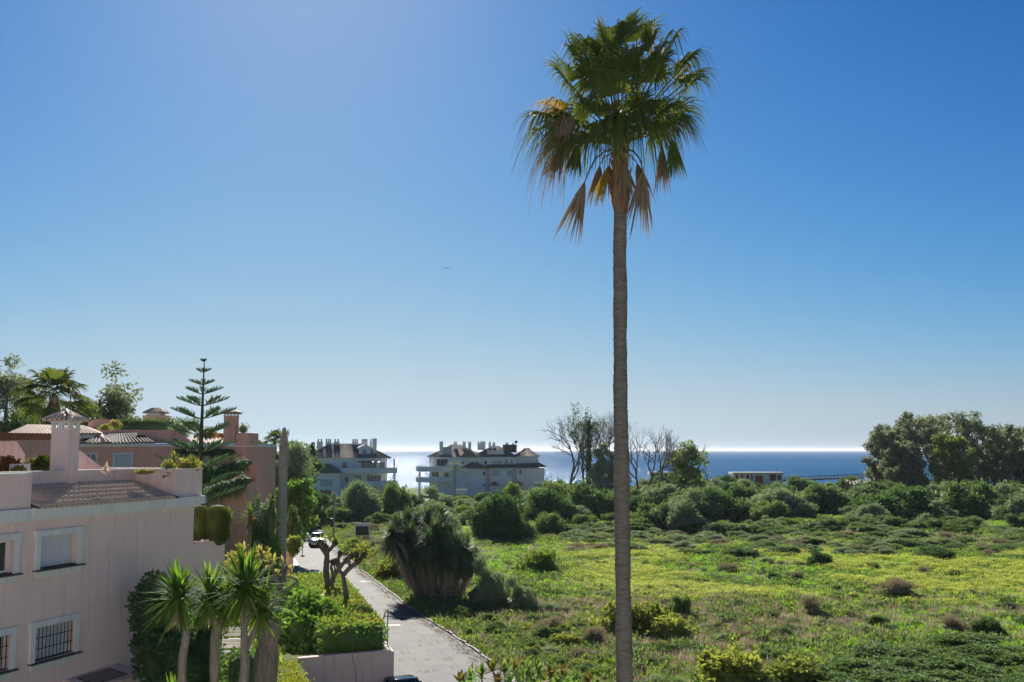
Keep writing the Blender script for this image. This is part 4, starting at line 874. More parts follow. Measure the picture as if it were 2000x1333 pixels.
for z1, z0 in ((911.5, 919.5), (932.5, 940.5)): balcony(HR, lx(815), lx(886), -1.5, 3, lz(z0), lz(z1)-lz(z0))
for px in (821, 842): wbox(HR, 'column', lx(px)-.25, lx(px)+.25, -1.2, -.7, lz(932), lz(920.1)-.25, 'white_house'); wbox(HR, 'column', lx(px)-.25, lx(px)+.25, -1.2, -.7, -.4, lz(941)-.25, 'white_house')
for px in (841, 851): wbox(HR, 'column', lx(px)-.2, lx(px)+.2, -.6, -.2, lz(919), lz(894), 'white_house')
for x0, x1, y0, y1, yy, mu, g, sh in [(842, 857, 922, 932, 1.18, 2, 'glass', 0), (867, 876, 923, 932, 1.18, 1, 'glass', 0), (852, 874, 897, 910, 1.18, 2, 'glass', 0), (943, 948.5, 921, 929, -.02, 0, 'glass', 0), (961, 976, 919, 929, -.02, 1, 'glass', 1), (990, 1003, 919, 929, -.02, 1, 'glass', 1), (1013, 1019, 918, 926, -.02, 1, 'glass', 0), (909, 918, 945.5, 952, -.02, 1, 'glass', 0), (943, 948, 945, 950, -.02, 0, 'glass', 0), (993, 999, 941, 947, -.02, 0, 'glass', 0), (945, 951, 900, 908, .98, 0, 'glass', 0), (961, 980, 900, 908, .98, 2, 'glass', 1), (985, 992, 897, 906, .98, 1, 'glass', 0), (996, 1001.5, 898, 906, .98, 0, 'glass', 0), (901, 905, 900, 907, 1.18, 0, 'glass', 0), (929, 934, 899, 905, .98, 0, 'glass', 0), (909, 917, 922, 930, -.02, 1, 'glass', 1)]:
    wwin(HR, lx(x0), lx(x1), lz(y1), lz(y0), yy, g, mu, bool(sh))
for px in (966, 1013):                   # small gabled porches
    b = MB(); z0, z1 = lz(953), lz(939.5); b.prism([(lx(px-10), -1.8, z0+.6), (lx(px+10), -1.8, z0+.6), (lx(px), -1.8, z1)], (0, 1.79, 0)); pr = b.build('porch_roof', M['tile_far'], HR); wbox(HR, 'porch_wall', lx(px-6), lx(px+6), -1.5, -.01, -.5, z0+.58, 'white_house')
for px in (953, 1005): wbox(HR, 'downpipe_pier', lx(px-4), lx(px+4), -.18, -.01, -.4, lz(916), 'pink_wall')
d1 = wbox(HR, 'roof_terrace', lx(951), lx(983), .9, 3, lz(888), lz(880), 'white_house'); wbox(HR, 'skylight', lx(863), lx(880), 2.0, 2.4, lz(888), lz(873.5), 'shutter_grey')
wbox(HR, 'chimney', lx(857), lx(863.5), 1.6, 2.4, lz(889), lz(862.5), 'white_house')
for px, zt2, n_, w_ in ((885.5, 862.5, 2, .8), (903, 862, 2, .75), (914, 862.5, 2, .7), (932, 862, 1, .6), (940, 862, 4, 1.3), (954, 862.5, 1, .6), (962, 864, 2, .7), (988, 864.5, 2, .7), (1000, 864.5, 1, .5)): stack(HR, lx(px), 5.5, lz(870), w_, lz(zt2)-lz(870), n_)
dish(HR, lx(1006), 5, lz(864.5), .42)
# white garden walls, utility boxes and kiosks round the houses
def simple(name, label, cat, px0, px1, py0, py1, Yd, th, mat, cap=None, capmat='white_paint', group=None):
    l = Vector((at((px0+px1)/2, py1, Yd).x, Yd, 0)); B = Bld(name, label, cat, l)
    if group: B.t['group'] = group
    B.rect('body', px0, px1, py0, py1, Yd, th, mat)
    if cap: B.rect('cap', px0-.6, px1+.6, py0-cap, py0-.03, Yd-.1, th+.2, capmat)
    return B
simple('garden_wall', 'small white garden wall at the foot of the little palm', 'wall', 891, 912, 957, 972, 238, .4, 'white_paint', 1)
simple('garden_wall', 'pale garden wall at the right end of the long white house', 'wall', 1043, 1078, 944.5, 974, 240, .4, 'pink_wall', 1)
simple('utility_cabinet', 'pale grey utility cabinet at the far bend of the road', 'cabinet', 616, 632, 968, 988, 205, 2.0, 'steel_blue', 1.2)
# beach bar and its railing
BY = 292.
BB = Bld('beach_bar', 'low beach bar with white and red-brown panels by the sea', 'building', (at(1482, 945, BY).x, BY, -.5))
BB.rect('wall', 1434, 1529, 926.5, 962, BY, 5, 'white_paint'); BB.rect('roof', 1431, 1532, 923, 926.4, BY-.5, 6, 'stone_white')
for x0, x1, y0, y1 in ((1437, 1442, 927, 936), (1447, 1452, 927, 936), (1458, 1463, 927, 936), (1467, 1470, 927, 937), (1475, 1490, 929, 950), (1504, 1516, 927, 940), (1519, 1526, 928, 938)): BB.rect('panel', x0, x1, y0, y1, BY-.12, .1, 'red_paint' if x0 < 1500 else 'wood_brown')
BB.rect('lower_wall', 1432, 1531, 945, 962, BY-.3, .25, 'stone_white')
BB.rect('mast', 1516.5, 1517.6, 906, 926, BY+1, .15, 'steel_blue')
WR = Bld('boardwalk', 'brown timber boardwalk with lattice railing beside the beach bar', 'boardwalk', (at(1605, 935, BY).x, BY, -.5))
def rail_y(x): return np.interp(x, [1532, 1570, 1690], [932.5, 932, 925.5])
WR.blk('deck', [(1532, 940), (1690, 934.5), (1690, 932), (1532, 937.5)], BY, 2, 'wood_brown'); WR.blk('top_rail', [(1532, 933.4), (1690, 926.6), (1690, 925.4), (1532, 932.2)], BY, .12, 'wood_brown')
for k in range(27): x = 1533 + k*6; WR.blk('post', [(x, rail_y(x)+8.5), (x+1.1, rail_y(x)+8.5), (x+1.1, rail_y(x)), (x, rail_y(x))], BY-.08, .14, 'wood_brown')
for k in range(26): x = 1534 + k*6; WR.blk('brace', [(x, rail_y(x)+6), (x+.9, rail_y(x)+6), (x+6, rail_y(x)+1.2), (x+5.1, rail_y(x)+1.2)], BY-.03, .06, 'wood_brown')
BS = Bld('shelter', 'low brown hut under the bare trees near the beach', 'hut', (at(1292, 935, 285).x, 285, -.5))
BS.rect('wall', 1272, 1312, 926, 966, 285, 3, 'wood_brown'); BS.rect('roof', 1268, 1318, 922.5, 925.9, 284.6, 4, 'white_paint')
# sign boards, pole, round sign by the road
BK = gp(707, 1050); SB = Bld('notice_board', 'white-framed dark notice board standing in dry reeds beside the road', 'board', (BK.x, 128, 0))
SB.rect('board', 695, 721, 1028, 1046, 128, .05, 'dark_board'); SB.rect('frame_top', 692.5, 722.5, 1022, 1027.9, 127.97, .14, 'white_paint'); SB.rect('frame_post', 692.6, 694.9, 1028, 1062, 127.97, .12, 'white_paint'); SB.rect('frame_post', 720.2, 722.4, 1028, 1062, 127.97, .12, 'white_paint')
UP_ = Bld('utility_pole', 'thin wooden pole with a dark box beside the road', 'pole', (at(652, 1040, 132).x, 132, 0))
b = MB(UP_.o); x = at(652, 1040, 132).x; b.tube([(x, 132, -.2), (x+.02, 132, 5.9)], [.12, .08], 8); b.build('pole', M['bark_dead'], UP_.t); UP_.rect('meter_box', 644.5, 650, 1013, 1030, 131.9, .3, 'dark_board')
RS = Bld('round_sign', 'small round road sign seen from behind beside the hedge', 'sign', (at(591, 1060, 112).x, 112, 0))
b = MB(RS.o); x = at(591, 1060, 112).x; b.tube([(x, 112, 0), (x, 112, 2.7)], .04, 6); b.build('post', M['steel_blue'], RS.t)
for z_ in (2.5, 1.9): b = MB(); b.lathe([(.01, -.02), (.26, -.02), (.26, .02), (.01, .02)], 14); o_ = b.build('sign_disc', M['red_paint'], RS.t, (0, -.06, z_)); o_.rotation_euler = (R(90), 0, 0)

# unseen pale house added behind the viewpoint to bounce sunlight onto shaded walls
OH = thing('unseen_bounce_house', 'pale house added unseen behind the viewpoint to bounce sunlight', 'house', (0, -3, 0))
b = MB(); b.box(-26, 26, -11, 0, -.2, 15.5); b.build('wall', M['house_cream'], OH); b = MB(); b.box(-26.6, 26.6, -11.6, .6, 15.51, 15.9); b.build('roof', M['tile'], OH)
# ------------------------------------------------------------------ the tall fan palm
PY_ = 25.; px0 = at(1215, 1300, PY_)
palm = thing('fan_palm', 'very tall fan palm with a shaggy crown rising over the field', 'palm tree', (px0.x, PY_, 0))
PT = at(1211, 300, PY_).z; LEAN = (at(1211, 300, PY_).x-px0.x, 0)
V, F = ring_trunk(PT, .215, .155, lean=LEAN, flare=.5, seg=20, rough=.045)
link('trunk', npmesh('trunk', V, F, M['bark_palm'], smooth=True), palm)
# fibrous neck with old leaf bases below the crown
f = LF(); n = 70; z = PT - 1.45 + 1.5*rng.random(n); th = rng.random(n)*2*PI; P = np.stack([LEAN[0] + .14*np.cos(th), .14*np.sin(th), z], -1)
f.strips(P, np.stack([np.cos(th)*.35, np.sin(th)*.35, np.ones(n)], -1), .5, .13, -.05, 3, 0, side=np.stack([-np.sin(th), np.cos(th), 0*th], -1), prof=[1, .9, .6, .3])
f.tube([(LEAN[0], 0, PT-1.55), (LEAN[0], 0, PT-1.2), (LEAN[0], 0, PT-.5), (LEAN[0], 0, PT+.25), (LEAN[0], 0, PT+.6)], np.array([.155, .23, .215, .16, .05]), 14)
f.build('leaf_bases', M['bark_fibre'], palm)
def fr_dir(cx, cy, depth):
    """azimuth, elevation, reach of a frond whose blade centre shows at (cx, cy), leaning depth metres towards (-) or away (+)"""
    A = np.array([LEAN[0], 0, PT+.15]); q = at(cx, cy, PY_+depth); d = np.array([q.x-px0.x, depth, q.z]) - A
    r = np.linalg.norm(d); return A, math.atan2(d[1], d[0]), math.asin(d[2]/r), r
FRONDS = [  # blade centre px, depth, kind, blade radius
 (1185, 92, .3, 0, 1.15), (1222, 80, .9, 0, 1.2), (1262, 105, .2, 0, 1.2), (1308, 112, .7, 0, 1.2), (1120, 125, .5, 0, 1.1), (1150, 150, -.5, 0, 1.1), (1232, 135, -.4, 0, 1.15), (1290, 150, -.5, 0, 1.15), (1330, 165, .1, 0, 1.15),
 (1085, 205, .2, 2, 1.0), (1072, 248, -.1, 0, 1.15), (1105, 225, .8, 0, 1.05), (1150, 200, -.9, 0, 1.05), (1200, 175, -1.1, 0, 1.1), (1255, 190, -1.0, 0, 1.05), (1305, 205, -.5, 0, 1.1), (1330, 215, .5, 0, 1.1), (1225, 215, -1.3, 0, .95), (1175, 235, -1.1, 0, .95), (1270, 235, -1.1, 0, .95),
 (1100, 282, .2, 1, 1.05), (1125, 275, -.5, 0, .95), (1290, 262, .6, 0, .95), (1150, 110, 1.0, 0, 1.1), (1250, 85, 1.1, 0, 1.1), (1180, 130, .9, 0, 1.1), (1280, 175, 1.1, 0, 1.0), (1140, 180, 1.1, 0, 1.0), (1205, 150, 1.2, 0, 1.1), (1340, 140, -.2, 0, 1.05), (1062, 222, .5, 0, 1.05), (1090, 262, -.5, 1, 1.0), (1115, 255, .9, 0, 1.0), (1345, 178, .6, 0, 1.05), (1322, 232, -.2, 0, .95), (1300, 245, .9, 1, .95), (1098, 165, -.2, 0, 1.05), (1190, 205, 1.3, 0, 1.0), (1240, 160, 1.2, 0, 1.0)]
rf_ = random.Random(4); FRONDS += [(cx + rf_.uniform(-22, 22), cy + rf_.uniform(-6, 26), dp + rf_.uniform(-.4, .4), 0, Rr*rf_.uniform(.85, 1.05)) for cx, cy, dp, kd, Rr in FRONDS[:20:1] if kd == 0]
for cx, cy, dp, kd, Rr in FRONDS:
    A, az, el, r = fr_dir(1212 + (cx-1212)*1.13, cy - (40 if cy < 190 else 8), dp); Rr *= 1.3; pet = max(.5, r - Rr*.42); sg = .06 + .22*max(0., math.cos(el))**2
    d = np.array([math.cos(az)*math.cos(el), math.sin(az)*math.cos(el), math.sin(el)]); v = d*pet + UP*sg*pet; Lp = np.linalg.norm(v)
    f = LF(); fan(f, A, math.atan2(v[1], v[0]), math.asin(v[2]/Lp), Lp, Rr, 44, rng.uniform(1.15, 1.9), sg*pet/Lp, rng.uniform(.45, .9) + .35*(el < .5), 0, 1, 7, rng.normal()*.4, rag=.35, join=rng.uniform(.34, .5))
    f.build('frond', [M[('l_palm', 'l_palm_dead', 'l_palm_yellow')[kd]], M['l_petiole']], palm)
# dead fronds hanging on their stalks
def hang(stalk_px, blade_end_px, depth, kind, Rr, amax, lab):
    f = LF(); pts = [np.array(at(x, y, PY_+depth*k/(len(stalk_px)-1))) - np.array([px0.x, PY_, 0]) for k, (x, y) in enumerate(stalk_px)]
    P = np.array(pts); f.tube(P, np.linspace(.03, .017, len(P)), 5, 1)
    e = np.array(at(*blade_end_px, PY_+depth)) - np.array([px0.x, PY_, 0]); D0 = nrm(e-P[-1]); ln = np.linalg.norm(e-P[-1])
    n = 40; amax *= .62; a = np.linspace(-amax, amax, n) + rng.normal(size=n)*.04; S = np.array([1., 0, 0]); S = nrm(S - D0*S.dot(D0)); B = np.cross(D0, S)
    D = np.cos(a)[:, None]*D0 + np.sin(a)[:, None]*S + B*rng.normal(size=(n, 1))*.10
    f.strips(np.repeat(P[-1:], n, 0) + D*0.02, D, ln*rng.uniform(.5, 1.05, n), .07, .1*np.abs(np.sin(a)) + .03, 6, 0, side=nrm(-np.sin(a)[:, None]*D0 + np.cos(a)[:, None]*S + B*rng.normal(size=(n, 1))*.6), prof=[.2, .8, 1, .8, .5, .3, .05])
    o = f.build('frond', [M[kind], M['l_petiole']], palm); o['label'] = lab
hang([(1200, 292), (1180, 296), (1162, 312), (1150, 335), (1143, 353)], (1103, 472), -.7, 'l_palm_dead', 1, .32, 'dead brown frond dangling on a long bent stalk')
hang([(1215, 290), (1238, 296), (1250, 312), (1256, 333)], (1246, 462), -.6, 'l_palm_dead', 1, .42, 'dead grey-brown frond hanging beside the trunk')
hang([(1205, 300), (1192, 308), (1190, 322)], (1180, 405), .4, 'l_palm_yellow', 1, .6, 'yellow dying frond behind the trunk')
hang([(1218, 280), (1260, 262), (1285, 268), (1292, 285)], (1296, 375), .3, 'l_palm_dead', 1, .34, 'long brown frond hanging under the crown')
hang([(1208, 300), (1215, 310), (1218, 318)], (1228, 395), -.35, 'l_palm_dead', 1, .5, 'withered frond stuck to the trunk')
hang([(1206, 306), (1196, 300), (1180, 306), (1172, 322)], (1160, 402), .9, 'l_palm_dead', 1, .4, 'brown frond hanging low behind the left of the trunk')
hang([(1214, 306), (1232, 304), (1244, 318)], (1262, 398), .8, 'l_palm_dead', 1, .4, 'brown frond hanging low behind the right of the trunk')
hang([(1200, 270), (1150, 262), (1118, 272), (1100, 290)], (1068, 352), .2, 'l_palm_dead', 1, .5, 'half dead frond drooping at the left of the crown')
hang([(1205, 262), (1165, 250), (1135, 262), (1128, 282)], (1118, 345), -.5, 'l_palm', 1, .5, 'green frond drooping at the left of the crown')
hang([(1220, 262), (1262, 248), (1300, 255), (1312, 270)], (1322, 352), -.3, 'l_palm', 1, .45, 'green frond drooping at the right of the crown')
# ------------------------------------------------------------------ smaller fan palms
def small_palm(name, label, loc, H, rb, rt, nf, pet, Rr, skirt=0, feather=False, nseg=22, lm='l_palm', lo=-.5, hi=1.45, tip=.5):
    t = thing(name, label, 'palm tree', loc); V, F = ring_trunk(H, rb, rt, .16, 10); link('trunk', npmesh('trunk', V, F, M['bark_dead'], smooth=True), t)
    for k in range(nf):
        el = lo + (hi-lo)*((k+.5)/nf)**.9; az = k*2.399 + rng.normal()*.15; f = LF()
        if feather:
            d = np.array([math.cos(az)*math.cos(el), math.sin(az)*math.cos(el), math.sin(el)]); u = np.linspace(0, 1, 9)[:, None]; P = np.array([0, 0, H]) + d*Rr*u - UP*Rr*.55*u**2
            f.tube(P, np.linspace(.04, .012, 9), 4, 1); n = 60; uu = np.linspace(.12, .99, n); Q = np.stack([np.interp(uu, u[:, 0], P[:, c]) for c in range(3)], -1); S = nrm(np.cross(d, UP)); sg = np.where(np.arange(n) % 2, 1, -1)[:, None]
            f.strips(Q, S*sg + d*.7 + UP*.12, Rr*.24*np.sin(PI*np.clip(uu, .12, .93))**.5, .05, .5, 2, 0)
        else: fan(f, (0, 0, H), az, el, pet*rng.uniform(.85, 1.15), Rr*rng.uniform(.85, 1.1), nseg, rng.uniform(1.7, 2.2), .3, tip, 0, 1, 5, rng.normal()*.3)
        f.build('frond', [M[lm], M['l_petiole']], t)
    if skirt:
        f = LF(); n = skirt; az = rng.random(n)*2*PI; z = H - rng.random(n)*H*.18
        D = np.stack([np.cos(az)*.45, np.sin(az)*.45, -np.ones(n)], -1); f.strips(np.stack([np.cos(az)*rb*.5, np.sin(az)*rb*.5, z], -1), D, Rr*1.15*rng.uniform(.6, 1.1, n), .13, .1, 4, 0)
        f.build('dry_skirt', M['l_palm_dead'], t)
    return t
c = at(105, 775, 86); small_palm('fan_palm', 'broad fan palm with a brown skirt behind the roofs at far left', (c.x, 86, TZ), c.z-TZ, .42, .36, 26, 2.1, 2.1, 170, nseg=28, tip=.38, lo=-.45)
c = at(503, 872, 165); small_palm('fan_palm', 'short slim palm alone against the bright sky beside the terracotta house', (c.x, 165, 0), c.z, .2, .15, 18, .9, .95, 30, nseg=14)
c = at(537, 860, 150); small_palm('fan_palm', 'slim palm half hidden behind the top of the bare trunk', (c.x, 150, 0), c.z, .22, .17, 22, 1.2, 1.3, 40, nseg=16)
c = at(889, 913, 235); small_palm('feather_palm', 'small feathery palm in front of the long white house', (c.x, 235, 0), c.z, .25, .2, 18, 1, 3.2, 0, True, lm='l_green', lo=-.1)
# bare palm trunk without a crown
c = at(548, 1146, 66.); tp = at(548, 845, 66.)
bt = thing('palm_stump', 'tall bare grey palm trunk without a crown beside the driveway', 'palm trunk', (c.x, 66, TZ)); tp.z -= TZ
V, F = ring_trunk(tp.z-.4, .33, .25, .2, 16, rough=.03, flare=1.0); link('trunk', npmesh('trunk', V, F, M['bark_dead'], smooth=True), bt)
f = LF(); f.tube([(0, 0, tp.z-3.2), (0, 0, tp.z-2.8), (0, 0, tp.z-1.5), (0, 0, tp.z-.5), (0, 0, tp.z+.3)], [.25, .29, .29, .25, .1], 12); n = 60; az = rng.random(n)*2*PI; f.strips(np.stack([.24*np.cos(az), .24*np.sin(az), tp.z - 2.6*rng.random(n)], -1), np.stack([.25*np.cos(az), .25*np.sin(az), np.ones(n)], -1), .5, .16, 0, 3, 0, side=np.stack([-np.sin(az), np.cos(az), 0*az], -1)); f.build('leaf_bases', M['bark_dead'], bt)
# ------------------------------------------------------------------ Norfolk pine
NYd = 54.; c = at(391, 900, NYd); tp = at(393, 700, NYd); npn = thing('norfolk_pine', 'slender tiered pine with upswept branches in front of the terracotta house', 'pine tree', (c.x, NYd, TZ))
Hn = tp.z-TZ
b = MB(); b.tube([(0, 0, 0), (-.02, 0, Hn*.4), (.02, 0, Hn*.75), (.05, 0, Hn)], [.2, .15, .09, .02], 8); b.build('trunk', M['bark_dark'], npn, smooth=True)
wz = [(703, .12), (724, .36), (742, .62), (760, .95), (783, 1.5), (808, 1.75), (840, 1.95), (874, 2.15), (906, 2.3), (940, 2.4), (970, 2.4)]
for y_, ln in wz:
    z_ = at(391, y_ + (10 if ln > .5 else 3), NYd).z - TZ; nb = 5; a0 = rng.random()*2
    for k in range(nb):
        az = a0 + k*2*PI/nb + rng.normal()*.12; d = np.array([math.cos(az), math.sin(az), 0.]); L = ln*rng.uniform(.85, 1.1); u = np.linspace(0, 1, 7)[:, None]
        P = d*L*u + UP*(L*.30*u**1.3); f = LF(); f.tube(P, np.linspace(.03, .010, 7), 4, 1)
        n = max(8, int(15*L)); uu = np.linspace(.28, 1, n); Q = np.stack([np.interp(uu, u[:, 0], P[:, q]) for q in range(3)], -1); S = np.array([-d[1], d[0], 0]); sg = np.where(np.arange(n) % 2, 1, -1)[:, None]
        tl_ = (.10 + .24*np.sin(PI*np.clip(uu, .1, .95))*min(1, L*.8))
        D_ = S*sg*.6 + d*.55 + UP*.55 + rng.normal(size=(n, 3))*.15
        f.strips(Q, D_, tl_, .045, -.3, 3, 0, prof=[.7, 1, .9, .5]); f.strips(Q + UP*.01, D_, tl_, .045, -.3, 3, 0, side=nrm(np.cross(nrm(D_), S) + 1e-4), prof=[.7, 1, .9, .5]); f.strips(Q, d*.5 + UP*.8 + rng.normal(size=(n, 3))*.1, tl_*.7, .045, -.2, 2, 0, prof=[.8, 1, .5])
        f.build('branch', [M['l_pine'], M['bark_dark']], npn, (0, 0, z_))
# ------------------------------------------------------------------ leafy trees behind the houses, at left
def place(px, Yd, z=0): return (at(px, 900, Yd).x, Yd, z)
def zat(py, Yd): return at(1000, py, Yd).z
clump_tree('eucalyptus', 'loose grey-green tree at the left edge behind the roofs', 'tree', place(8, 96, TZ), zat(722, 96)-TZ, 4.2, .3, 'l_euca', ncl=34, per=330, ln=.42, wd=.16, trunk=.3, cr=(.07, .13), droop=.4)
clump_tree('eucalyptus', 'loose grey-green tree right of the broad fan palm', 'tree', place(212, 98, TZ), zat(752, 98)-TZ, 3.6, .3, 'l_euca', ncl=30, per=330, ln=.40, wd=.2, trunk=.28, cr=(.07, .13), droop=.3)
clump_tree('garden_tree', 'dark leafy tree under the broad fan palm, behind the roofs', 'tree', place(60, 92, TZ), zat(790, 92)-TZ, 4.5, .25, 'l_bush_dark', ncl=26, per=300, ln=.34, wd=.2, trunk=.26, cr=(.1, .18))
clump_tree('garden_tree', 'low dark tree behind the near chimney', 'tree', place(165, 90, TZ), zat(800, 90)-TZ, 3.4, .3, 'l_bush', ncl=22, per=280, ln=.34, wd=.2, trunk=.24, cr=(.1, .18))
clump_tree('olive_tree', 'silvery olive tree behind the bare palm trunk', 'tree', place(572, 142), zat(868, 142), 2.6, .25, 'l_olive', ncl=36, per=360, ln=.42, wd=.17, trunk=.2, cr=(.09, .16))
clump_tree('garden_tree', 'green leafy tree left of the bare palm trunk', 'tree', place(525, 146), zat(893, 146), 2.4, .2, 'l_bush', ncl=30, per=300, ln=.42, wd=.2, trunk=.2, cr=(.1, .18), core=.5)
clump_tree('cypress', 'broad very dark evergreen tree beside the left white house', 'tree', place(592, 152), zat(882, 152), 2.8, .06, 'l_bush_dark', ncl=46, per=420, ln=.4, wd=.22, trunk=.25, cr=(.13, .2), core=.75, shape=lambda q: min(1, .8 + q*.4)*(1 if q < .55 else max(.25, 1-(q-.55)*1.6)))
# bare and ivy-clad trees near the beach
def bare(label, px, top, Yd, seed, spread=.55, lv=5, r0=.3, mat='bark_grey', seglen=.3, ivy=0, nm='bare_tree', group=None):
    t = thing(nm, label, 'tree', place(px, Yd), 0, group); H = zat(top, Yd); o, f = bare_tree(t, H, mat, spread, lv, r0, seed, seglen=seglen)
    V = np.concatenate(f.V); zmax = V[:, 2].max(); o.scale = (H/zmax,)*3
    if ivy:
        g = LF(); P = V[rng.integers(0, len(V), 4000)]; P = P[np.hypot(P[:, 0], P[:, 1]) < zmax*.22][:ivy]*H/zmax; n = len(P); g.leaves(P + rng.normal(size=(n, 3))*.25, rdir(n), rdir(n), .42, .3); q = 2600; zz = rng.random(q)*H*.8; g.leaves(np.stack([rng.normal(size=q)*.38*(1-zz/H*.5), rng.normal(size=q)*.38, zz], -1) , rdir(q), rdir(q), .42, .3)
        for k in range(6): g.blob((rng.normal()*.1, rng.normal()*.1, H*.1*(k+.5)), (.4, .4, H*.07), 0, 7, 4, .2)
        g.build('ivy', M['l_bush_dark'], t)
    return t
bare('leafless grey tree, leftmost beside the ivy-clad one', 1112, 812, 232, 1, .6); bare('leafless tree with its trunk and limbs wrapped in dark ivy', 1150, 785, 236, 5, .5, 5, .32, ivy=1500, nm='ivy_clad_tree'); bare('leafless grey tree just left of the tall palm trunk', 1180, 790, 240, 9, .5)
bare('leafless grey tree behind the ivy-clad one', 1140, 800, 244, 41, .6); bare('leafless tree overlapping the tall palm trunk', 1205, 800, 238, 47, .55); bare('low leafless tree between the tall palm trunk and the hut', 1262, 848, 232, 53, .6)
bare('leafless spreading tree just right of the tall palm trunk', 1245, 820, 236, 12, .6); bare('slender leafless tree with upright branches, left of the leafy one', 1290, 830, 240, 15, .35); bare('slender leafless tree with upright branches beside the yellow-green tree', 1318, 832, 244, 19, .35)
bare('small leafless tree on the shore right of the yellow-green tree', 1382, 905, 240, 22, .7, 4, .12); bare('thin leafless tree behind the yellow-green tree', 1362, 862, 246, 29, .5, 4, .15)
clump_tree('leafy_tree', 'yellow-green leafy tree near the shore beside leafless trees', 'tree', place(1345, 234), zat(868, 234), 4.0, .22, 'l_green', ncl=24, per=170, ln=.6, wd=.42, trunk=.26, cr=(.1, .17))
clump_tree('leafy_tree', 'dense dark green tree left of the tall palm trunk under the leafless trees', 'tree', place(1188, 226), zat(884, 226), 4.2, .12, 'l_olive', ncl=32, per=240, ln=.5, wd=.34, trunk=.26, cr=(.14, .22), core=.6)
# eucalyptus grove on the right
EUC = [(1718, 838, 262, 3.6, 'leftmost and slimmest tree of the grove on the right'), (1752, 832, 268, 4.8, 'second tree from the left in the grove on the right'), (1790, 808, 262, 6.2, 'tall tree, third from the left in the grove on the right'), (1842, 812, 274, 5.8, 'tall tree in the middle of the grove on the right'), (1872, 850, 250, 4.8, 'shorter yellow-green tree at the front of the right grove'), (1912, 808, 262, 6.4, 'tallest leaning tree of the grove on the right'), (1958, 838, 268, 5.4, 'second tree from the right edge in the grove'), (1995, 832, 258, 5.4, 'rightmost tree of the grove, cut by the frame'), (2040, 830, 264, 5, 'grove tree standing just beyond the right edge'), (1765, 862, 254, 4.2, 'low dark tree at the foot of the right grove')]
for k, (px, top, Yd, rad, lab) in enumerate(EUC):
    clump_tree('eucalyptus', lab, 'tree', place(px, Yd), zat(top, Yd), rad, .18, 'l_euca' if k != 4 else 'l_green', 'bark_dark', ncl=34, per=270, ln=.7, wd=.34, trunk=.34, cr=(.065, .12), core=.3, droop=.3, group='eucalyptus grove by the shore', lean=(rng.normal()*.06, 0), fork=3, shape=lambda q: .55 + .6*math.sin(PI*min(1, .2+q*.75)))
# ------------------------------------------------------------------ plants of the gardens
def W(px, py, Yd, o=(0, 0, 0)): return np.array(at(px, py, Yd)) - np.array(o)
def poly_tree(name, label, cat, Yd, z0, base_px, limbs, mat, seg=8, dep=None):
    t = thing(name, label, cat, (at(base_px, 1200, Yd).x, Yd, z0)); o = np.array([t.location.x, Yd, z0])
    f = LF()
    for pts, r0, r1, dd in limbs:
        P = np.array([W(x, y, Yd + dd*k/max(1, len(pts)-1), o) for k, (x, y) in enumerate(pts)])
        tt = np.linspace(0, 1, len(P)); u = np.linspace(0, 1, len(P)*3); Q = np.stack([np.interp(u, tt, P[:, c]) for c in range(3)], -1); k = np.array([.25, .5, .25])
        for c in range(3): Q[1:-1, c] = (Q[:-2, c] + 2*Q[1:-1, c] + Q[2:, c])/4
        rad = np.interp(u, [0, 1], [r0, r1])*(1 + rng.normal(size=len(u))*.05); f.tube(Q, rad, seg)
    f.build('trunk', M[mat], t, smooth=True); return t, o
# three tree yuccas standing in the near garden
def head(t, o, px, py, Yd, n, ln, wd, mat='l_yucca', lo=-70, dead=True, axis=None):
    c = W(px, py, Yd, o); f = LF(); rosette(f, c, n, ln*1.12, wd, lo+12, 80, .26, 4, axis=axis); f.build('leaf_head', M[mat], t)
    if dead: f = LF(); rosette(f, c - UP*.12, n//5, ln*.7, wd, -88, -50, .1, 3); f.build('dry_leaves', M['l_drybrown'], t)
t, o = poly_tree('yucca_tree', 'single-stemmed yucca tree nearest the pink house wall', 'yucca', 24, TZ, 356, [([(352, 1500), (355, 1400), (355, 1290), (364, 1245), (357, 1190), (352, 1172)], .115, .075, 0)], 'bark_yucca'); head(t, o, 350, 1168, 24, 190, .80, .07)
t, o = poly_tree('yucca_tree', 'forked yucca tree, middle one of the three in the near garden', 'yucca', 25, TZ, 420, [([(424, 1500), (420, 1400), (418, 1250), (424, 1222)], .12, .10, 0), ([(424, 1226), (413, 1200), (410, 1172)], .085, .06, -.2), ([(424, 1226), (434, 1200), (436, 1178)], .085, .06, .4)], 'bark_yucca'); head(t, o, 409, 1166, 24.8, 150, .78, .068); head(t, o, 440, 1176, 25.4, 120, .74, .066)
t, o = poly_tree('yucca_tree', 'forked yucca tree, rightmost of the three in the near garden', 'yucca', 24, TZ, 474, [([(462, 1500), (468, 1400), (480, 1295), (476, 1265)], .12, .10, 0), ([(477, 1272), (477, 1210), (480, 1150)], .09, .065, 0), ([(477, 1275), (500, 1228), (512, 1195)], .085, .06, .4)], 'bark_yucca'); head(t, o, 481, 1148, 24, 200, .9, .075); head(t, o, 514, 1190, 24.4, 110, .72, .066)
f = LF(); c_ = gp(345, 1362, TZ); 
t = thing('small_yucca', 'stemless spiky yucca at the bottom edge below the tree yuccas', 'yucca', at(338, 1375, 24.5)); t.location.z = TZ
f = LF(); f.tube([(0, 0, 0), (0, 0, W(338, 1375, 24.5)[2]-TZ)], [.12, .1], 7); f.build('stem', M['bark_yucca'], t); f = LF(); rosette(f, (0, 0, W(338, 1375, 24.5)[2]-TZ), 70, .7, .055, -20, 88, .2, 3); f.build('leaf_head', M['l_yucca'], t)
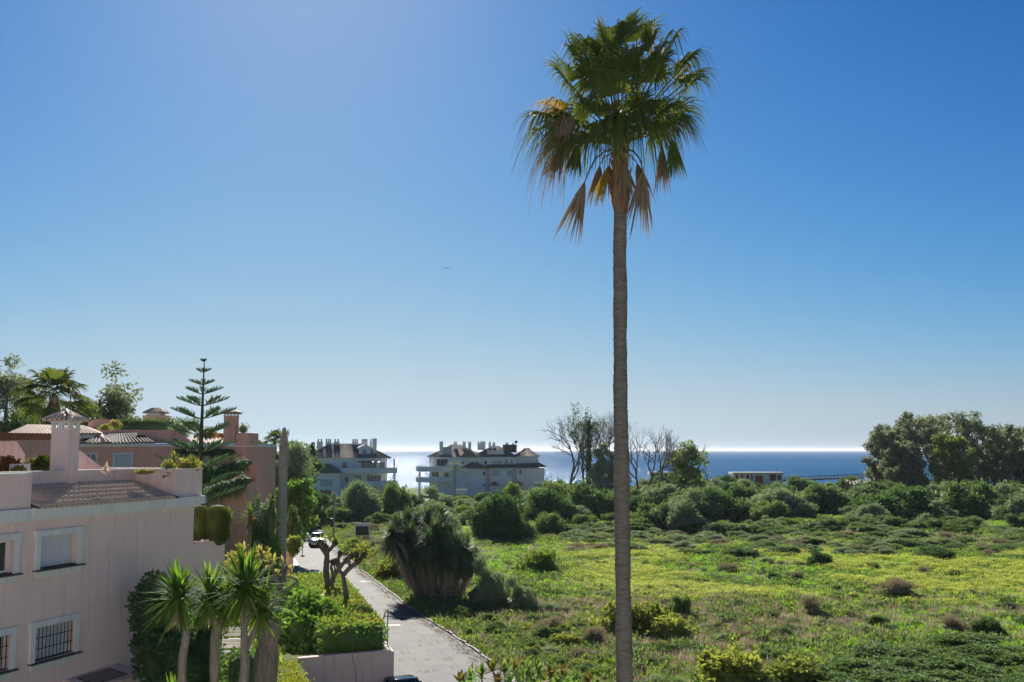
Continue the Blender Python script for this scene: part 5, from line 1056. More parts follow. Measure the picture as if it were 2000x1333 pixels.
# thick old trunk with yellowing top
t, o = poly_tree('pollarded_tree', 'thick old pollarded trunk with pale yellowing leaves behind the right-hand yucca', 'tree', 28, TZ, 520, [([(512, 1480), (515, 1370), (520, 1290), (526, 1240), (530, 1208)], .34, .27, 0), ([(528, 1215), (545, 1150), (556, 1118), (560, 1105)], .13, .035, .5), ([(528, 1212), (505, 1150), (480, 1105), (470, 1085)], .13, .03, .5), ([(545, 1150), (535, 1120), (528, 1095)], .06, .025, .3), ([(505, 1150), (515, 1110), (510, 1080)], .06, .02, .3), ([(500, 1140), (470, 1130), (448, 1112)], .05, .02, .3), ([(540, 1165), (585, 1135), (566, 1128)], .05, .02, -.3)], 'bark_grey', 10)
f = LF()
for x, y, r, n in ((468, 1092, .28, 75), (450, 1110, .22, 45), (492, 1100, .26, 50), (510, 1084, .2, 34), (528, 1100, .18, 26), (556, 1108, .15, 22), (478, 1078, .2, 36), (565, 1122, .12, 12)): f.clump(W(x, y, 28.5, o), r, n, .17, .07, 0, .4, .8)
f.build('crown', M['l_yellow'], t); f = LF()
for x, y, r, n in ((455, 1150, .4, 130), (490, 1135, .3, 70), (420, 1142, .3, 80)): f.clump(W(x, y, 29.2, o), r, n, .16, .08, 0, .3, .8)
f.build('crown', M['l_lime'], t)
# the two pollards by the road
t, o = poly_tree('pollarded_tree', 'forked pollarded tree with bare knobbly limbs in the bed by the road', 'tree', 57, TZ, 643, [([(644, 1195), (644, 1165), (643, 1140)], 0.266, 0.244, 0), ([(641, 1146), (636, 1120), (639, 1085), (636, 1070)], 0.178, 0.141, 0), ([(637, 1082), (629, 1068), (626, 1060)], 0.148, 0.163, 0), ([(638, 1080), (648, 1070), (655, 1060)], 0.111, 0.096, .3), ([(645, 1146), (652, 1125), (664, 1108), (676, 1095)], 0.148, 0.104, -.5), ([(652, 1126), (646, 1108), (650, 1098)], 0.089, 0.074, .2), ([(664, 1108), (660, 1094), (664, 1082)], 0.096, 0.089, .2), ([(655, 1118), (652, 1100), (657, 1094)], 0.059, 0.044, .2)], 'bark_grey', 9)
f = LF()
for x, y in ((626, 1060), (655, 1060), (676, 1095), (650, 1098), (664, 1082), (636, 1069)): f.blob(W(x, y, 57, o), .17, 0, 8, 5, .2)
f.build('knob', M['bark_dark'], t)
f = LF()
for x, y, r, n in ((650, 1062, .3, 18), (628, 1056, .25, 12)): f.clump(W(x, y, 57, o), r, n, .3, .1, 0, .6, .9)
f.build('crown', M['l_lime'], t)
t, o = poly_tree('pollarded_tree', 'single-stemmed pollarded tree with a tuft of yellow-green leaves by the road', 'tree', 52, TZ, 681, [([(682, 1228), (679, 1190), (674, 1150), (669, 1120)], 0.148, 0.111, 0), ([(670, 1124), (684, 1108), (700, 1098), (710, 1085)], 0.126, 0.104, .2), ([(670, 1124), (660, 1110), (656, 1098)], 0.089, 0.074, 0), ([(684, 1108), (680, 1094), (686, 1086)], 0.081, 0.089, 0), ([(692, 1102), (696, 1092), (694, 1084)], 0.074, 0.074, .3)], 'bark_grey', 9)
f = LF()
for x, y in ((710, 1085), (656, 1097), (686, 1086), (694, 1084), (700, 1094)): f.blob(W(x, y, 52, o), .16, 0, 8, 5, .2)
f.build('knob', M['bark_dark'], t)
f = LF()
for x, y, r, n in ((714, 1078, .5, 60), (692, 1076, .4, 28), (727, 1085, .35, 28), (704, 1070, .35, 20)): f.clump(W(x, y, 52.2, o), (r, r, r*.6), n, .3, .12, 0, .3, .9)
f.build('crown', M['l_lime'], t)
# hedge bed along the road on the near retaining wall
rz = math.atan2(C1.x - roadleft(Y1), Y1 - C1.y)
f = LF(); leaf_box(f, -2.9, -.15, .25, 20, -.1, 1.12, 60, .17, .10)
n = 2600; P = np.stack([rng.uniform(-2.8, -.2, n), rng.uniform(.4, 19.5, n), 1.14 + rng.normal(size=n)*.07], -1); f.leaves(P, rdir(n) + UP*.8, rdir(n), .17, .09, 1)  # sunlit yellow-green of the hedge top put into leaf colour, with new growth
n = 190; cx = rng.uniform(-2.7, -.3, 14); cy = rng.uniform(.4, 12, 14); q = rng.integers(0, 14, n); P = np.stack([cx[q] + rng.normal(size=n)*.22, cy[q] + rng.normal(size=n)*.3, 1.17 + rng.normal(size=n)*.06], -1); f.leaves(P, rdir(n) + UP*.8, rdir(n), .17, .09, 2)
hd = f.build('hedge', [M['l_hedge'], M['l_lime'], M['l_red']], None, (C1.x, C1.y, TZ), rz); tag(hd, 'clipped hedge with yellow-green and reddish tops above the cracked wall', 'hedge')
o = np.array([at(600, 1270, 48).x, 48, TZ]); f = LF()
for x, y, Yd, r, n in ((600, 1195, 48.5, .95, 800), (572, 1180, 50, .8, 600), (630, 1205, 48, .8, 600), (590, 1235, 47, .95, 800), (625, 1245, 46.6, .85, 700), (612, 1265, 46.2, .75, 500), (640, 1220, 47.5, .8, 500), (575, 1215, 47.8, .7, 400), (555, 1165, 51, .6, 300), (648, 1255, 46.2, .6, 350)):
    c = W(x, y, Yd, o); f.blob(c, r*.72, 0, 9, 6, .15); f.clump(c, r, n, .24, .15, 0, .1, .35)
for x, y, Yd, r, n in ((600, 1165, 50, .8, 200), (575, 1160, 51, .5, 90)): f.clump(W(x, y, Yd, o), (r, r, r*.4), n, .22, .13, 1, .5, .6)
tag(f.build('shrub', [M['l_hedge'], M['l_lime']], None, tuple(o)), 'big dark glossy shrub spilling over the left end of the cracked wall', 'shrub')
t = thing('flowering_plant', 'white-tipped plant with dark red leaves at the foot of the single-stemmed pollard', 'plant', tuple(at(672, 1214, 50.5))); o = np.array(t.location); f = LF(); f.clump((0, 0, 0), (.6, .4, .3), 140, .2, .1, 0, .4); f.build('leaves', M['l_red'], t); f = LF(); f.clump((-.3, -.1, .1), (.5, .4, .25), 90, .18, .1, 0, .4); f.build('pale_leaves', M['l_plume'], t)
# gate post at the corner of the hedge
gpz = at(757, 1238, 46.2); t = thing('garden_post', 'small bent metal post at the road corner of the hedge', 'post', (gpz.x, 46.2, TZ)); b = MB(); b.tube([(0, 0, 0), (0, 0, 1.62), (-.12, 0, 1.5), (-.2, 0, 1.1)], .025, 6); b.build('post', M['iron'], t)
# dark shrub against the house
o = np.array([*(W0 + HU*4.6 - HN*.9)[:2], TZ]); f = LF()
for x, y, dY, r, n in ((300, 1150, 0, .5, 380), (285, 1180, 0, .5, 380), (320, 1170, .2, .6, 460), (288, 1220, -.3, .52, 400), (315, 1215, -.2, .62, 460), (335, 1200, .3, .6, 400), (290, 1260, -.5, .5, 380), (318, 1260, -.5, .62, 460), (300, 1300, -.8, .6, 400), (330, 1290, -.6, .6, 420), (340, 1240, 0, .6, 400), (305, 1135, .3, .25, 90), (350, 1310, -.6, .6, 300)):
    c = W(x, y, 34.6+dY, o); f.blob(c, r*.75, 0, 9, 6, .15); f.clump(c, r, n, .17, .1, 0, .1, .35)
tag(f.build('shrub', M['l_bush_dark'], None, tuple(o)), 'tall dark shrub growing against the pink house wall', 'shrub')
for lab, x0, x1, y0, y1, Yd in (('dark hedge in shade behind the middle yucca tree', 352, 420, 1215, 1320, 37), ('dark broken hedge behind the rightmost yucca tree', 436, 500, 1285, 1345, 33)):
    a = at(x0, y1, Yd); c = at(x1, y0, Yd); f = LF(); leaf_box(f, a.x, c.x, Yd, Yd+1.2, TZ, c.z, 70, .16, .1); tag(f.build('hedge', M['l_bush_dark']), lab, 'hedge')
# white garden seats seen between the trunks
for lab, x, y in (('white slatted garden bench between the yucca trunks, upper one', 452, 1262), ('white slatted garden bench between the yucca trunks, lower one', 455, 1288)):
    c = gp(x, y+8, TZ); t = thing('garden_bench', lab, 'bench', c, .1)
    for k in range(4): b = MB(); b.box(-.7, .7, -.2+k*.12, -.1+k*.12, .42, .45); b.build('seat_slat', M['white_paint'], t)
    for k in range(3): b = MB(); b.box(-.7, .7, .3, .33, .55+k*.13, .65+k*.13); b.build('back_slat', M['white_paint'], t)
    for sx in (-.62, .58): b = MB(); b.box(sx, sx+.05, -.18, -.12, 0, .419); b.build('leg', M['white_paint'], t); b = MB(); b.box(sx, sx+.05, .335, .38, 0, .95); b.build('leg', M['white_paint'], t)
# clipped conifers on the low terrace wall, beside the house end
def topiary(label, px0, px1, ptop, pbot, Yd):
    a = at((px0+px1)/2, pbot, Yd); H = at(1000, ptop, Yd).z - a.z; r = (px1-px0)/2*Yd/2000; f = LF()
    for k in range(5): q = (k+.5)/5; f.blob((0, 0, H*q), (r*.86, r*.86, H*.2), 0, 12, 6, .03)
    f.blob((0, 0, H*.52), (r*.93, r*.93, H*.46), 0, 14, 8, .02); n = 5200; d = rdir(n); c = np.sign(d)*np.abs(d)**.62; P = np.array([0, 0, H*.5]) + c*np.array([r, r, H*.5])*(.93 + .1*rng.random((n, 1))); P[:, :2] /= np.maximum(1, np.hypot(P[:, 0], P[:, 1])/r)[:, None]
    f.leaves(P, nrm(d*.6 + UP*.6 + rdir(n)*.5), d, .10, .035); tag(f.build('clipped_conifer', M['l_conifer'], None, tuple(a)), label, 'shrub')
topiary('clipped rounded conifer touching the end wall of the pink house', 372, 406, 994, 1064, 40.6); topiary('wider clipped rounded conifer at the outer end of the low pink wall', 401, 446, 993, 1060, 40.7)
# plants on the parapet of the pink house
def parapet(px, n=.45): s, z = onwall(px, 915, n); return W0 + HU*s + HN*n + Vector((0, 0, ZP-.12))
q = parapet(281); f = LF(); n = 260; f.blob((0, 0, .05), (.35, .35, .08)); f.strips(np.stack([rng.normal(size=n)*.22, rng.normal(size=n)*.1, 0*np.ones(n)], -1) @ np.array([[HU.x, HU.y, 0], [HN.x, HN.y, 0], [0, 0, 1]]), rdir(n)*.55 + UP, .38, .03, .5, 3); tag(f.build('grass_tuft', M['l_yellow'], None, q, 0), 'yellowish grass tuft on the parapet of the pink house', 'plant')
q = parapet(208); f = LF(); rosette(f, (0, 0, .05), 34, .38, .035, 10, 85, .3, 3); tag(f.build('spiky_plant', M['l_dry'], None, q), 'small pale spiky plant on the parapet near the chimney', 'plant')
q = parapet(340, .6); t = thing('potted_dracaena', 'short spiky dracaena on the parapet corner of the pink house', 'plant', q); b = MB(); b.tube([(0, 0, 0), (0, 0, .38)], [.09, .07], 7); b.build('stem', M['bark_dark'], t); f = LF(); rosette(f, (0, 0, .42), 70, .42, .05, -30, 85, .4, 3); f.build('leaf_head', M['l_lime'], t)
for lab, px, r, n, mt in (('mounded yellow-green succulent at the parapet corner', 372, .38, 420, 'l_lime'), ('trailing succulent left of the dracaena on the parapet', 328, .2, 160, 'l_lime'), ('yellow-flowered shrub on the parapet between dracaena and corner', 358, .26, 200, 'l_yellow')):
    q = parapet(px, .3); f = LF(); f.blob((0, 0, .2), r*.6); f.clump((0, 0, .22), (r, r, r*.85), n, .14, .06, 0, .5, .5); f.clump((.05, -.2, .0), (r*.6, .15, .15), n//5, .14, .06, 0, -.6, .5); tag(f.build('succulent', M[mt], None, q), lab, 'plant')
def terrace_plant(lab, px, py, Yd, r, n, mats, nm='terrace_shrub', ln=.16, wd=.09):
    c = at(px, py, Yd); f = LF(); f.blob((0, 0, 0), r*.65); f.clump((0, 0, 0), (r, r, r*.8), n, ln, wd, 0, .3, .5)
    if len(mats) > 1: f.clump((r*.5, -.1, -r*.2), (r*.6, r*.6, r*.5), n//3, ln, wd, 1, .4, .6)
    tag(f.build(nm, [M[k] for k in mats], None, c), lab, 'shrub')
terrace_plant('reddish and yellow shrub on the terrace at the left edge', 14, 914, 34.5, .38, 420, ['l_red', 'l_yellow']); terrace_plant('small green shrub beside the reddish one on the terrace', 36, 922, 34, .16, 120, ['l_lime'])
terrace_plant('rounded dark shrub on the terrace behind the near chimney', 84, 910, 36.5, .34, 420, ['l_conifer']); terrace_plant('dry brownish shrub behind the lilac screen', 62, 908, 37, .2, 120, ['l_drybrown'])
# hedges and plants of the terracotta house terraces
def hedge_px(lab, pts, Yd, th, mat, dens=40, ln=.2, wd=.1, nm='hedge'):
    f = LF()
    for (x0, y0, x1, y1) in pts: a = at(x0, y1, Yd); c = at(x1, y0, Yd); leaf_box(f, a.x, c.x, Yd, Yd+th, a.z, c.z, dens, ln, wd, 0, .16)
    tag(f.build(nm, M[mat]), lab, 'hedge')
hedge_px('long dark clipped hedge on the roof terrace of the terracotta house', [(231, 820, 382, 843)], YT+5.2, 1.2, 'l_bush_dark', 60, .16, .09)
terrace_plant('bright yellow shrub on the terracotta terrace', 226, 830, YT+4.6, .42, 200, ['l_yellow', 'l_lime']); terrace_plant('low pale shrub beside the bright yellow one', 205, 838, YT+4.4, .4, 220, ['l_lime']); terrace_plant('loose green shrub on the roof terrace beside the tiered pine', 352, 842, YT+2.6, .75, 500, ['l_olive'], ln=.25, wd=.08); terrace_plant('orange-tinged shrub behind the tiered pine', 405, 850, YT+2.6, .7, 420, ['l_bush', 'l_red'], ln=.2); terrace_plant('straggly plant in the corner planter by the terracotta chimney', 475, 838, YT+.8, .42, 110, ['l_olive'], ln=.22, wd=.06)
def trailing(lab, p0, p1, Yd, n, hang, mat='l_bush', d=.5):
    f = LF(); a = np.array(at(*p0, Yd)); c = np.array(at(*p1, Yd)); u = rng.random(n)[:, None]; P = a + (c-a)*u + np.stack([rng.normal(size=n)*.1, -d*rng.random(n), rng.normal(size=n)*.14], -1)
    f.strips(P, rdir(n) + np.array([0, -.5, .3]), hang*rng.uniform(.5, 1.3, n), .1, .9, 3); m = 14
    for k in range(m): f.blob(a + (c-a)*((k+.5)/m) + np.array([0, .1, -.03]), (.45, .4, .22), 0, 8, 5, .2)
    tag(f.build('trailing_plant', M[mat]), lab, 'plant')
trailing('trailing greenery along the upper sloping terrace wall', (394, 932), (482, 902), YT-4.1, 900, .5); trailing('trailing greenery along the lower sloping terrace wall', (392, 966), (480, 937), YT-9.1, 900, .5); trailing('dark greenery hanging below the cornice behind the tiered pine', (345, 880), (450, 884), YT-.6, 220, .45, 'l_bush_dark', .3)
terrace_plant('dark bushy shrub at the corner above the upper sloping terrace', 402, 928, YT-5.2, .95, 600, ['l_bush_dark'], ln=.25)
# mid garden between the terracotta house and the road
def gpl(px, py): return gp(px, py, TZ)
def garden_bush(lab, px0, px1, ptop, pbot, mat, n=900, ln=.25, wd=.13, nm='garden_shrub', flat=.9):
    c = gpl((px0+px1)/2, pbot if px0 > 502 else 1172); r = (px1-px0)/2*c.y/2000; c.y += r*.6; H = at(1000, ptop, c.y).z - TZ; f = LF()
    for k in range(7): q = rng.random(); d = rdir(1)[0]; cc = np.array([d[0]*r*.55, d[1]*r*.5, H*(.25 + .5*rng.random())]); rr = np.array([r*.6, r*.6, H*.32]); f.blob(cc, rr*.75, 0, 8, 5, .15); f.clump(cc, rr, n//7, ln, wd, 0, .3, .4)
    tag(f.build(nm, M[mat], None, c), lab, 'shrub')
for a in [('dark green shrub behind the clipped conifers', 400, 440, 985, 1080, 'l_bush', 900), ('dark columnar shrub beside the red gate pillar', 478, 505, 962, 1060, 'l_bush_dark', 900), ('green leafy shrub right of the red gate pillar', 500, 540, 968, 1055, 'l_bush', 1100), ('bushy green shrub in front of the terracotta garden wall', 505, 530, 945, 1040, 'l_olive', 700), ('low clipped box hedge clump near the lawn steps', 498, 530, 1030, 1085, 'l_bush', 900), ('brown-green shrub right of the bare palm trunk', 556, 588, 1045, 1088, 'l_green', 1100), ('shrub covering the left of the far retaining wall', 455, 500, 1065, 1105, 'l_bush', 900), ('leafy shrub on top of the far retaining wall', 495, 545, 1052, 1090, 'l_hedge', 1100), ('shrub in the dark corner left of the bare palm trunk', 515, 548, 990, 1075, 'l_bush', 1000), ('silver-leaved shrub behind the garden lawn', 486, 520, 975, 1045, 'l_olive', 700), ('large dark shrub leaning over the road beside the bare trunk', 555, 588, 990, 1075, 'l_bush_dark', 1200), ('shrub at the far road edge behind the car', 570, 592, 1000, 1052, 'l_bush', 800)]: garden_bush(*a)
clump_tree('garden_tree', 'rounded dark green tree between the bare trunk and the road', 'tree', tuple(gpl(572, 1055)), 5.2, 2.0, .3, 'l_hedge', ncl=22, per=300, ln=.34, wd=.2, trunk=.16, cr=(.14, .22), core=.5)
for lab, px, py, pb, r in (('upper of two spiky dracaenas beside the wide clipped conifer', 482, 1010, 1060, .85), ('lower of two spiky dracaenas beside the wide clipped conifer', 496, 1045, 1075, .8), ('spiky dracaena half hidden behind the clipped conifers', 440, 1012, 1075, .7)):
    c = gpl(px, 1175 if px > 490 else 1182); H = at(1000, py, c.y).z - TZ; t = thing('dracaena', lab, 'plant', c); b = MB(); b.tube([(0, 0, 0), (.05, 0, H)], [.12, .09], 7); b.build('stem', M['bark_yucca'], t); f = LF(); rosette(f, (.05, 0, H), 70, r, .08, -40, 85, .3, 3); f.build('leaf_head', M['l_yucca'], t)
c = at(490, 1056, 58); c.z = max(TZ, c.z-.2); t = thing('flower_spike', 'orange-red flowering aloe beside the dracaenas', 'plant', c); f = LF(); f.tube([(0, 0, 0), (.02, 0, 1.6)], [.05, .03], 5); f.build('stem', M['bark_yucca'], t); f = LF(); f.clump((.02, 0, 1.2), (.16, .16, .4), 70, .16, .06, 0, .5, .6); f.build('flowers', M['l_red'], t)
# ------------------------------------------------------------------ giant yucca clump across the road
YC = gp(858, 1178); t = thing('yucca_clump', 'giant many-headed yucca clump with dry leaf skirts across the road', 'yucca', (YC.x, YC.y+2.2, 0)); o = np.array(t.location); Yd0 = t.location.y
heads = [(765, 1050, -1.4, 1.1), (835, 1065, -2.2, 1.2), (925, 1095, .2, 1.1), (890, 1070, -1.8, 1.2), (855, 1030, .4, 1.2), (795, 1020, 1.6, 1.1), (775, 1035, .5, 1.2), (800, 1050, -.6, 1.25), (835, 1020, 1.2, 1.2), (848, 1045, -1.2, 1.3), (880, 1050, .2, 1.3), (908, 1075, -.6, 1.25), (820, 1085, -1.8, 1.25), (870, 1090, -1.8, 1.25), (790, 1075, -.4, 1.1), (900, 1100, -.8, 1.1), (860, 1012, 2.4, 1.1), (812, 1025, 2.2, 1.1), (775, 1062, 1.2, 1.1)]
for x, y, dd, r in heads:
    c = W(x, y, Yd0+dd, o); f = LF(); b0 = np.array([c[0]*.45, c[1]*.5, 0]); limb(f, b0, c, .24, .15, .05, 6, 6); f.build('stem', M['bark_yucca'], t, smooth=True)
    f = LF(); rosette(f, c, 300, r*1.18, .10, -70, 80, .55, 4); f.build('leaf_head', M['l_yucca_dark'], t)
    n = 170; az = rng.random(n)*2*PI; z = c[2] - .5 - rng.random(n)*max(.8, c[2]*.62); q = ((c[2]-z)/c[2])[:, None]; P = c*(1-q) + b0*q; P[:, 2] = z; f = LF(); f.strips(P, np.stack([np.cos(az)*.4, np.sin(az)*.4, -np.ones(n)], -1), .85*rng.uniform(.6, 1.2, n), .10, .05, 3); f.build('dry_skirt', M['l_dry'], t)
# red-tipped tree top at the bottom edge
c = at(1035, 1345, 15.); t = thing('red_tipped_tree', 'glossy leafy tree top with red-tipped leaves at the bottom edge', 'tree', (c.x, 15, 0)); o = np.array(t.location); f = LF(); limb(f, (0, 0, 0), (0, 0, 6.4), .14, .07, .03, 7, 8)
tips = [(918, 1326), (940, 1322), (962, 1310), (985, 1315), (1008, 1313), (1030, 1318), (1052, 1316), (1075, 1322), (1098, 1320), (1122, 1328), (1150, 1334), (900, 1332), (975, 1332), (1040, 1335), (1090, 1336)]
g = LF()
for x, y in tips:
    p = W(x, y, 15 + rng.normal()*.4, o); limb(f, (0, 0, 5.6), p, .05, .012, .08, 5, 5); rosette(g, p, 16, .2, .075, -10, 85, .15, 3, 0 if rng.random() < .5 else 2)
for k in range(40): p = W(rng.uniform(890, 1165), rng.uniform(1345, 1420), 15 + rng.normal()*.5, o); g.clump(p, .22, 14, .18, .07, 1)
f.build('trunk', M['bark_grey'], t, smooth=True); g.build('crown', [M['l_red_tip'], M['l_hedge'], M['l_green']], t)
# ------------------------------------------------------------------ scrub of the field: a few bush shapes, copied and fitted
BM = {'dark': [bush_mesh('bush', M['l_bush_dark'], 6500, .10, .05) for _ in range(2)], 'green': [bush_mesh('bush', M['l_bush'], 6500, .10, .055, 20, (.2, .36)) for _ in range(3)], 'olive': [bush_mesh('bush', M['l_olive'], 6500, .12, .036, 24, (.16, .34), up=.7) for _ in range(3)],
      'lime': [bush_mesh('bush', M['l_green'], 2800, .13, .085, 16, (.2, .36), core=.3, irregular=.9) for _ in range(2)], 'broad': [bush_mesh('bush', M['l_broad'], 1300, .17, .11, 20, (.2, .34), core=.15, irregular=.5) for _ in range(2)],
      'dry': [bush_mesh('bush', M['l_drybrown'], 3600, .2, .02, 16, (.14, .34), .8, up=1.2, core=.25, irregular=.9) for _ in range(2)], 'mat': [bush_mesh('bush', M['l_bush'], 5200, .13, .065, 24, (.16, .3), .8, up=.8, core=.5) for _ in range(2)]}
random.seed(11)
def bush(label, kind, x0, x1, ytop, ybot, group=None, nm='bush', squash=1.):
    g = gp((x0+x1)/2, ybot); r = (x1-x0)/2*g.y/2000; y = g.y + r*.7; z0 = float(gz(g.x*y/g.y, y)); H = max(.3, at(1000, ytop, y).z - z0)*(.8 if kind == 'broad' else 1)
    o = link(nm, random.choice(BM[kind]), None, (g.x*y/g.y, y, z0-.05), random.random()*6.28, (r*(1.25 if kind == 'broad' else 1.05), r*1.05*squash, H*1.02)); return tag(o, label, 'bush', group)
for a in [('big dark rounded bush nearest the meadow, right of the giant yucca', 'dark', 925, 1040, 967, 1057), ('dark rounded bush just behind the big one near the meadow', 'dark', 1032, 1116, 960, 1022), ('smaller green bush at the right foot of the big dark bush', 'green', 1040, 1106, 1004, 1046),
          ('large grey-green bush just right of the tall palm trunk', 'olive', 1285, 1402, 960, 1042), ('rounded bush between the tall palm trunk and the large grey-green bush', 'green', 1238, 1310, 985, 1038), ('largest dark bush in front of the right grove', 'dark', 1690, 1842, 955, 1020), ('tall grey-green bush in front of the left white house', 'olive', 665, 746, 944, 1018), ('tall dark-sided bush right below the left white house', 'green', 732, 801, 947, 1014),
          ('grey-green bush below the balconies of the long white house', 'olive', 805, 895, 954, 1003), ('silvery bush behind the giant yucca', 'olive', 800, 905, 985, 1050), ('tall narrow bush at the bend of the road', 'olive', 630, 662, 965, 1012), ('feathery grey-green bush right of the giant yucca', 'olive', 905, 990, 1092, 1190), ('low feathery bush at the right foot of the giant yucca', 'olive', 975, 1045, 1130, 1195),
          ('rounded bush left of the tall palm trunk behind the long low hedge', 'green', 1115, 1200, 948, 1012), ('wide bush in the scrub below the beach bar', 'olive', 1460, 1560, 955, 1010), ('dark-green bush below the boardwalk', 'green', 1560, 1650, 948, 1004), ('wide bush at the right edge below the grove', 'green', 1840, 1935, 945, 1012), ('grey-green bush cut by the right edge below the grove', 'olive', 1915, 2030, 948, 1015), ('yellowish bush in front of the right end of the long white house', 'lime', 1058, 1110, 940, 985), ('bright green bush in front of the porches of the long white house', 'lime', 985, 1025, 945, 985), ('dark bush left of the beach bar', 'dark', 1396, 1446, 930, 962),
          ('bright broad-leaved bush just left of the palm trunk in the field', 'broad', 1165, 1250, 1160, 1236), ('broad-leaved reddish-green bush just right of the palm trunk', 'broad', 1228, 1310, 1165, 1240), ('small broad-leaved bush right of the palm trunk, lower one', 'broad', 1275, 1350, 1190, 1250), ('dark upright bush beside the broad-leaved ones', 'green', 1308, 1350, 1165, 1205), ('large broad-leaved bush at the bottom edge of the field', 'broad', 1372, 1500, 1250, 1350), ('second large broad-leaved bush at the bottom edge of the field', 'broad', 1495, 1605, 1268, 1350),
          ('small dark rounded bush in the middle of the yellow meadow', 'dark', 1576, 1620, 1074, 1102), ('small dark bush low in the yellow meadow', 'dark', 1495, 1525, 1118, 1133), ('brown-grey bush beside the small dark one in the meadow', 'dry', 1535, 1580, 1112, 1134), ('brownish bush left of the meadow middle', 'dry', 1395, 1452, 1096, 1122), ('wide brown bush in the right of the meadow', 'dry', 1710, 1800, 1122, 1168), ('round brown bush right of the meadow middle', 'dry', 1785, 1820, 1100, 1122), ('dark wide bush far in the right meadow', 'dark', 1790, 1860, 1068, 1096), ('dark bush near the right edge, beyond the bramble', 'dark', 1905, 1968, 1206, 1242), ('brown bush left of the dark one near the right edge', 'dry', 1828, 1890, 1196, 1236), ('brown bush below the meadow in the middle', 'dry', 1555, 1612, 1155, 1206), ('dark low bush at the far left of the meadow', 'dark', 1420, 1500, 1070, 1088), ('grey dry bush left of the palm trunk in the field', 'dry', 1045, 1120, 1195, 1240), ('second grey dry bush left of the palm trunk', 'dry', 1130, 1195, 1215, 1262), ('light green bush by the road kerb beyond the yucca', 'lime', 668, 705, 1052, 1085), ('light green bush with large leaves beside the road kerb left of the yucca', 'broad', 735, 790, 1085, 1132), ('lime bush right of the feathery ones', 'lime', 1020, 1090, 1075, 1115)]: bush(*a)
# clumps that nothing tells apart
def many(n, label, group, kinds, pxr, pyr, wr, hr, cond=None, nm='bush', area_on=True):
    k = 0; tries = 0
    while k < n and tries < n*30:
        tries += 1; px = random.uniform(*pxr); py = random.uniform(*pyr); g = gp(px, py)
        if g.x < float(kerb_x(g.y))+2.2 or (cond and not cond(px, py, g)): continue
        r = random.uniform(*wr); H = r*random.uniform(*hr); z0 = float(gz(g.x, g.y)); k += 1; kd = random.choice(kinds)
        area = next((w for lim, w in ((800, 'below the left house'), (1060, 'below the long house'), (1230, 'left of the palm trunk'), (1430, 'right of the palm trunk'), (1560, 'below the beach bar'), (1700, 'below the boardwalk'), (3000, 'below the right grove')) if px < lim))
        row = 'front' if py > pyr[0]+.66*(pyr[1]-pyr[0]) else 'back' if py < pyr[0]+.33*(pyr[1]-pyr[0]) else 'middle'
        lab = f"{'large' if r > .6*(wr[0]+wr[1]) else 'smaller'} {dict(dark='dark', green='green', olive='grey-green', lime='bright green', broad='broad-leaved', dry='brown', mat='dense low')[kd]} {label.replace('ROW', row)}" + (' ' + area if area_on else '')
        tag(link(nm, random.choice(BM[kd]), None, (g.x, g.y, z0-.05), random.random()*6.28, (r, r*random.uniform(.8, 1.3), H)), lab, 'bush', group)
nohouse = lambda px, py, g: not (g.y > 225 and (600 < px < 790 or 810 < px < 1072)) and not (640 < px < 1000 and g.y < 85) and not (g.y > 272 and 1425 < px < 1700)
many(175, 'shrub in the ROW of the scrub belt', 'scrub belt behind the meadow', ['green', 'olive', 'dark', 'green'], (1040, 2060), (954, 1022), (2.0, 4.0), (.8, 1.25), nohouse)
many(46, 'shrub in the ROW of the scrub', 'scrub before the white houses', ['green', 'olive', 'olive', 'lime'], (640, 1060), (968, 1030), (1.2, 2.6), (.7, 1.15), nohouse)
many(26, 'mound of the hedge line behind the meadow', 'long low hedge line behind the meadow', ['mat', 'green'], (1090, 1900), (1030, 1046), (2.0, 3.4), (.45, .6))
def thicket(n, name, label, kinds, pxr, pyr, wr, flat, cond=None):
    P = []; S = []; k = 0
    while k < n:
        px = random.uniform(*pxr); py = random.uniform(*pyr); g = gp(px, py)
        if g.x < float(kerb_x(g.y))+1.5 or (cond and not cond(px, py, g)): continue
        P.append((g.x, g.y, float(gz(g.x, g.y))-.05)); S.append(random.uniform(*wr)); k += 1
    scatter(name, label, [flatten(m_, flat) for q in kinds for m_ in BM[q]], np.array(P), np.array(S), .06)
def flatten(me, k):
    m2 = me.copy(); v = np.empty(len(m2.vertices)*3, dtype=np.float32); m2.vertices.foreach_get('co', v); v = v.reshape(-1, 3); v[:, 2] *= k; m2.vertices.foreach_set('co', v.ravel()); m2.update(); return m2
thicket(260, 'scrub_mats', 'low dark scrub mats at the far side of the meadow', ['mat', 'olive', 'green', 'dry'], (1100, 2060), (1034, 1084), (.6, 1.9), .45)
thicket(190, 'meadow_clumps', 'small low clumps scattered in the meadow', ['mat', 'dry', 'green', 'olive'], (1000, 2060), (1085, 1240), (.2, .75), .7)
thicket(150, 'bramble_thicket', 'dark green bramble thicket at the lower right', ['mat'], (1480, 2080), (1262, 1420), (.6, 1.7), .6, lambda px, py, g: py > 1345 - (px-1480)*.22)
thicket(90, 'tangled_undergrowth', 'tangled low undergrowth in the dry grass left of the palm trunk', ['dry', 'green', 'olive', 'mat'], (900, 1560), (1190, 1400), (.35, 1.0), .6)
thicket(40, 'verge_weeds', 'leafy weed clumps along the verge beyond the road kerb', ['lime', 'green', 'broad'], (740, 1180), (1085, 1330), (.35, .85), .9, lambda px, py, g: g.x < float(kerb_x(g.y)) + 9 and not (740 < px < 1050 and 70 < g.y < 84))
thicket(34, 'dry_scrub', 'brown dry scrub beside the far road', ['dry', 'dry', 'olive'], (650, 800), (1026, 1082), (.5, 1.2), .9)
